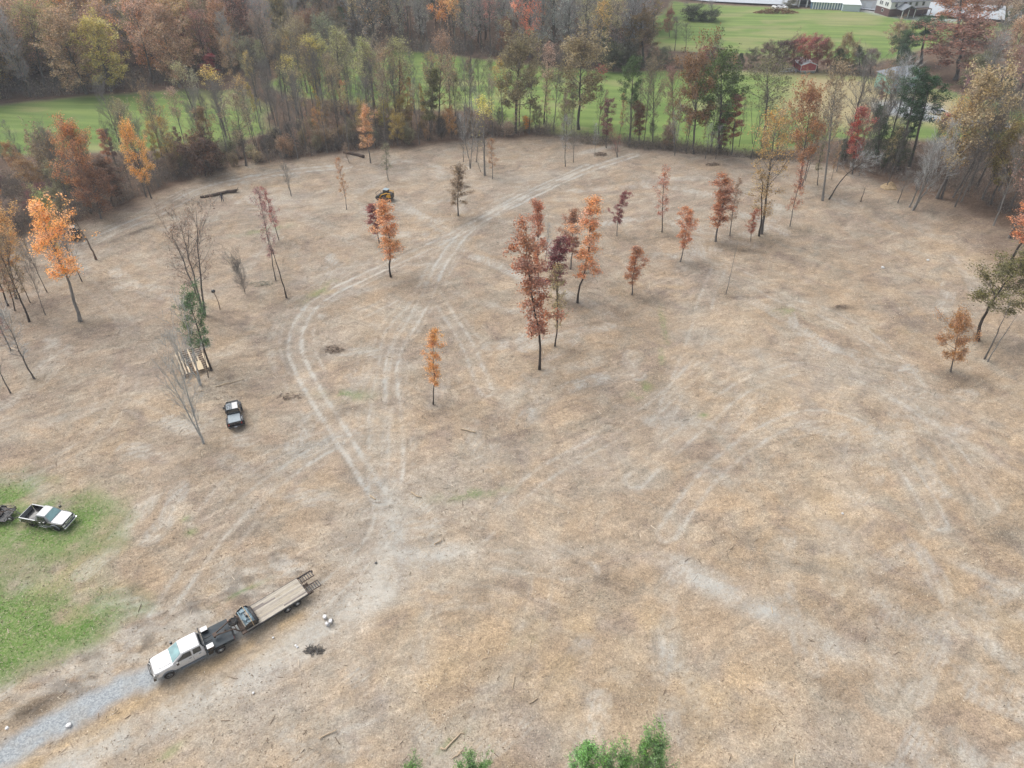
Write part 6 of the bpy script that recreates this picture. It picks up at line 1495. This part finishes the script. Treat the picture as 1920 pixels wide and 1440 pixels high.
for x_ in (9.7, 13, 16.3): s = S(); s.box(x_ - .1, x_ + .1, -2.55, -2.35, 0, 2.35); s.obj('deck_post', P_dwood, h)
# barn with a striped lean-to
b_ = bld('barn', 1520, 17, -12, "long pale barn with a grey roof and a blue and white striped lean-to", 'barn')
s = S(); gwall(s, 2, 26, 4, 15, 0, 3.4, 5.6); s.obj('wall', P_wall_w, b_); gable(b_, 2, 26, 4, 15, 3.4, 5.65, P_tanroof, .5)
s = S(); s.box(0, 13.5, -.5, 3.9, 0, 2.5); s.obj('lean_to', P_bluew, b_)
for i in range(13): s = S(); s.box(.35 + i * 1.0, .80 + i * 1.0, -.58, -.5, .02, 2.45); s.obj('panel', P_metal_w, b_)
s = S(); s.hull8([(-.6, -1.0, 2.52), (13.9, -1.0, 2.52), (13.9, 4.2, 3.1), (-.6, 4.2, 3.1)], [(-.6, -1.0, 2.64), (13.9, -1.0, 2.64), (13.9, 4.2, 3.22), (-.6, 4.2, 3.22)]); s.obj('lean_to_roof', P_metal_w, b_)
s = S(); s.box(11.2, 17.6, -3.0, 2.0, 0, 2.5); s.obj('side_wing', paint("pale_blue_metal", (.52, .62, .68), .6), b_)
s = S(); s.hull8([(11, -3.3, 2.52), (17.9, -3.3, 2.52), (17.9, 3.9, 3.2), (11, 3.9, 3.2)], [(11, -3.3, 2.64), (17.9, -3.3, 2.64), (17.9, 3.9, 3.32), (11, 3.9, 3.32)]); s.obj('wing_roof', P_metal_w, b_)
s = S(); s.box(-4.8, -.05, 2.5, 6, 2.5, 2.62); s.box(-4.8, 2, 6.0, 6.1, 0, 2.5); s.box(-4.8, -4.6, 2.6, 6, 0, 2.5); s.obj('open_bay', P_dsteel, b_)
for x_ in (-4.4, -1.4): s = S(); s.box(x_ - .25, x_ + .25, 2.5, 2.7, 0, 2.5); s.obj('bay_post', P_wall_w, b_)
for x_ in (19, 22): s = S(); s.box(x_ - 1.1, x_ + 1.1, 3.92, 3.99, .05, 2.6); s.obj('garage_door', P_metal_w, b_)
# red shed on blocks
r_ = bld('red_shed', 1500, 137, 4, "small red shed with a white metal roof standing on grey blocks", 'shed')
for i in range(4):
    for y_ in (0, 3, 5.6): s = S(); s.box(.1 + i * 1.25, .55 + i * 1.25, y_, y_ + .4, 0, .7); s.obj('block', P_block, r_)
s = S(); s.box(0, 4.4, .1, .25, .25, .69); s.obj('skirt_board', P_block, r_)
s = S(); gwall(s, 0, 4.5, 0, 6, .705, 2.35, 3.05, False); s.obj('wall', P_redw, r_)
gable(r_, 0, 4.5, 0, 6, 2.36, 3.07, P_metal_w, .3, .08, False)
s = S(); s.box(-.06, .02, -.06, .06, .7, 2.35); s.box(4.48, 4.56, -.06, .06, .7, 2.35); s.box(0, 4.5, -.03, -.005, .72, .84); s.obj('trim', P_wall_w, r_)
# green house
g_ = bld('green_house', 1668, 176, 12, "green two storey house with a grey roof half hidden behind the leaning pines", 'house')
s = S(); s.box(0, 13, 0, 9, 0, 5.0); s.obj('wall', P_green, g_)
s = S(); s.hull8([(-.5, -.5, 5.0), (13.5, -.5, 5.0), (13.5, 9.5, 5.0), (-.5, 9.5, 5.0)], [(3.2, 4.2, 7.6), (9.8, 4.2, 7.6), (9.8, 4.8, 7.6), (3.2, 4.8, 7.6)]); s.obj('roof', P_shing, g_)
s = S(); gwall(s, 3.8, 9.2, -.6, 3.5, 4.6, 5.4, 7.5, False); s.obj('gable_wall', P_green, g_)
gable(g_, 3.8, 9.2, -.6, 5.0, 5.42, 7.55, P_shing, .35, .10, False, 'gable_roof')
s = S(); s.hull8([(-1.4, -2.2, 2.55), (12, -2.2, 2.55), (12, 0, 3.3), (-1.4, 0, 3.3)], [(-1.4, -2.2, 2.67), (12, -2.2, 2.67), (12, 0, 3.42), (-1.4, 0, 3.42)]); s.obj('porch_roof', P_shing, g_)
for x_ in (-1.1, 2, 5, 8, 11.5): s = S(); s.box(x_ - .12, x_ + .12, -2.1, -1.86, 0, 2.55); s.obj('porch_post', P_wall_w, g_)
win(g_, 6.0, -.62, 5.5, .7, 1.0); win(g_, 7.0, -.62, 5.5, .7, 1.0)
for x_ in (2.0, 5.5, 10.5): win(g_, x_, -.02, 3.55, 1.0, 1.2)
for x_ in (1.5, 8.5): win(g_, x_, -.02, .9, 1.1, 1.4)
s = S(); s.box(3.9, 3.92, -.70, -.6, 4.6, 5.4); s.box(3.8, 9.2, -.66, -.61, 4.62, 4.78); s.obj('trim', P_wall_w, g_)
g_.scale = (.8, .8, .8)
# white bales in the weeds
for i in range(6):
    x, y = G(1450 + i * 4.6, 17.5 + (i % 2) * 1.4); s = S(); s.lathe([(.6, -.65), (.74, -.62), (.76, 0), (.74, .62), (.6, .65)], 14, 'x'); o = s.obj('hay_bale', P_white, None, 0, True)
    o.location = (x, y, on_ground(x, y) + .76); o.rotation_euler = (0, 0, .3 * i); tag(o, "white wrapped round bale in the weed patch of the far field", 'bale', "white wrapped bales in the weed patch")
# car at the end of the driveway
x, y = G(1760, 214); c_ = empty('parked_car', (x, y, on_ground(x, y)), R(-10)); tag(c_, "white car parked at the driveway end beside the right wood", 'car')
pickup(c_, P_white, 2.1, 1.1, .55, -1.0, -1.7, .88, .68, .30, .82, .92, 1.42, win=P_glass, doors=4)
for x_ in (1.2, -1.3):
    for y_ in (1, -1): wheel(c_, x_, y_ * .78, .31, .2, y_)

# ------------------------------------------------------------------ litter: chips, sticks and tufts (uncountable)
def chips(n, x0, x1, y0, y1, ln, wd, cols, name, label, seed, lift=.02):
    rs = np.random.RandomState(seed); x = rs.uniform(x0, x1, n); y = rs.uniform(y0, y1, n)
    dens = fbm(x / 6, y / 6, 3); keep = (dens > rs.uniform(.25, .65, n)) & (np.abs(x) < (y * _c + CAM_H * _s) * .80)
    x, y = x[keep], y[keep]; n = len(x)
    gi = np.clip(np.searchsorted(GX, x), 0, len(GX) - 1); gj = np.clip(np.searchsorted(GY, y), 0, len(GY) - 1)
    ok = (gravel[gj, gi] < .3) & (field[gj, gi] < .2); x, y, gi, gj = x[ok], y[ok], gi[ok], gj[ok]; n = len(x)
    z = np.maximum(Z[gj, gi], Z[np.maximum(gj - 1, 0), np.maximum(gi - 1, 0)]) + lift
    a = rs.uniform(0, math.pi, n); l_ = ln * rs.uniform(.4, 1.6, n) * (1 + 1.2 * (rs.rand(n) < .03)); w_ = wd * rs.uniform(.5, 1.5, n); t_ = rs.uniform(-.2, .2, n)
    u = np.stack([np.cos(a), np.sin(a), t_], -1) * (l_ / 2)[:, None]; v = np.stack([-np.sin(a), np.cos(a), np.zeros(n)], -1) * (w_ / 2)[:, None]; c = np.stack([x, y, z], -1); up = np.array([0, 0, 1]) * (w_ * .45)[:, None]
    V = np.stack([c - u - v, c + u - v, c + u * .9 + up, c - u * .9 + up, c - u + v, c + u + v], 1)
    i0 = np.arange(n)[:, None] * 6; Q_ = np.concatenate([i0 + [0, 1, 2, 3], i0 + [3, 2, 5, 4]])
    g = Geo(); g.add(V.reshape(-1, 3), Q_, 0)
    m, nt, out = new_mat(name + "_wood"); b = N(nt, "ShaderNodeBsdfPrincipled"); b.inputs['Roughness'].default_value = .9; b.inputs['Specular IOR Level'].default_value = .15
    ri = N(nt, "ShaderNodeNewGeometry").outputs['Random Per Island']; L(nt, ramp(nt, ri, cols), b.inputs['Base Color']); L(nt, b.outputs[0], out.inputs[0])
    tag(link(name, g.mesh(name, [m])), label, kind='stuff')
chips(150000, -85, 85, 20, 125, .13, .036, [(0, (.10, .075, .055)), (.25, (.22, .16, .11)), (.5, (.42, .33, .24)), (.8, (.56, .47, .35)), (1, (.74, .67, .55))], 'wood_chips', "wood chips and leaf scraps scattered over the cleared ground", 31)
chips(2600, -90, 90, 20, 150, .6, .045, [(0, (.12, .09, .065)), (.5, (.30, .23, .17)), (1, (.72, .63, .50))], 'twigs', "broken twigs lying over the cleared ground", 32, .04)
def tufts(n, seed):
    rs = np.random.RandomState(seed); x = rs.uniform(-80, 40, n); y = rs.uniform(24, 90, n)
    gi = np.clip(np.searchsorted(GX, x), 0, len(GX) - 1); gj = np.clip(np.searchsorted(GY, y), 0, len(GY) - 1)
    ok = grass[gj, gi] > rs.uniform(.15, .8, n); x, y, gi, gj = x[ok], y[ok], gi[ok], gj[ok]; n = len(x)
    c = np.stack([x, y, Z[gj, gi]], -1); a = rs.uniform(0, math.pi, n); h_ = rs.uniform(.06, .2, n)
    v = np.stack([np.cos(a), np.sin(a), 0 * a], -1) * .05; l_ = np.stack([rs.normal(size=n) * .06, rs.normal(size=n) * .06, h_], -1)
    V = np.stack([c - v, c + v, c + v * .3 + l_, c - v * .3 + l_], 1); g = Geo(); g.add(V.reshape(-1, 3), np.arange(n * 4).reshape(n, 4), 0)
    o = link('grass_tufts', g.mesh('grass_tufts', [M_LEAF])); o.color = (.20, .31, .08, 1); tag(o, "short green grass growing through the litter on the left", kind='stuff')
tufts(60000, 41)

# thin autumn haze over the whole site
hz = S(); hz.box(-900, 900, -60, 1400, -1.6, 66); m, nt, out = new_mat("haze_air"); v = N(nt, "ShaderNodeVolumePrincipled"); v.inputs['Color'].default_value = (.82, .88, .95, 1)
v.inputs['Density'].default_value = .00033; v.inputs['Anisotropy'].default_value = .2; L(nt, v.outputs[0], out.inputs['Volume'])
tag(hz.obj('haze', m), "thin pale haze", kind='stuff')
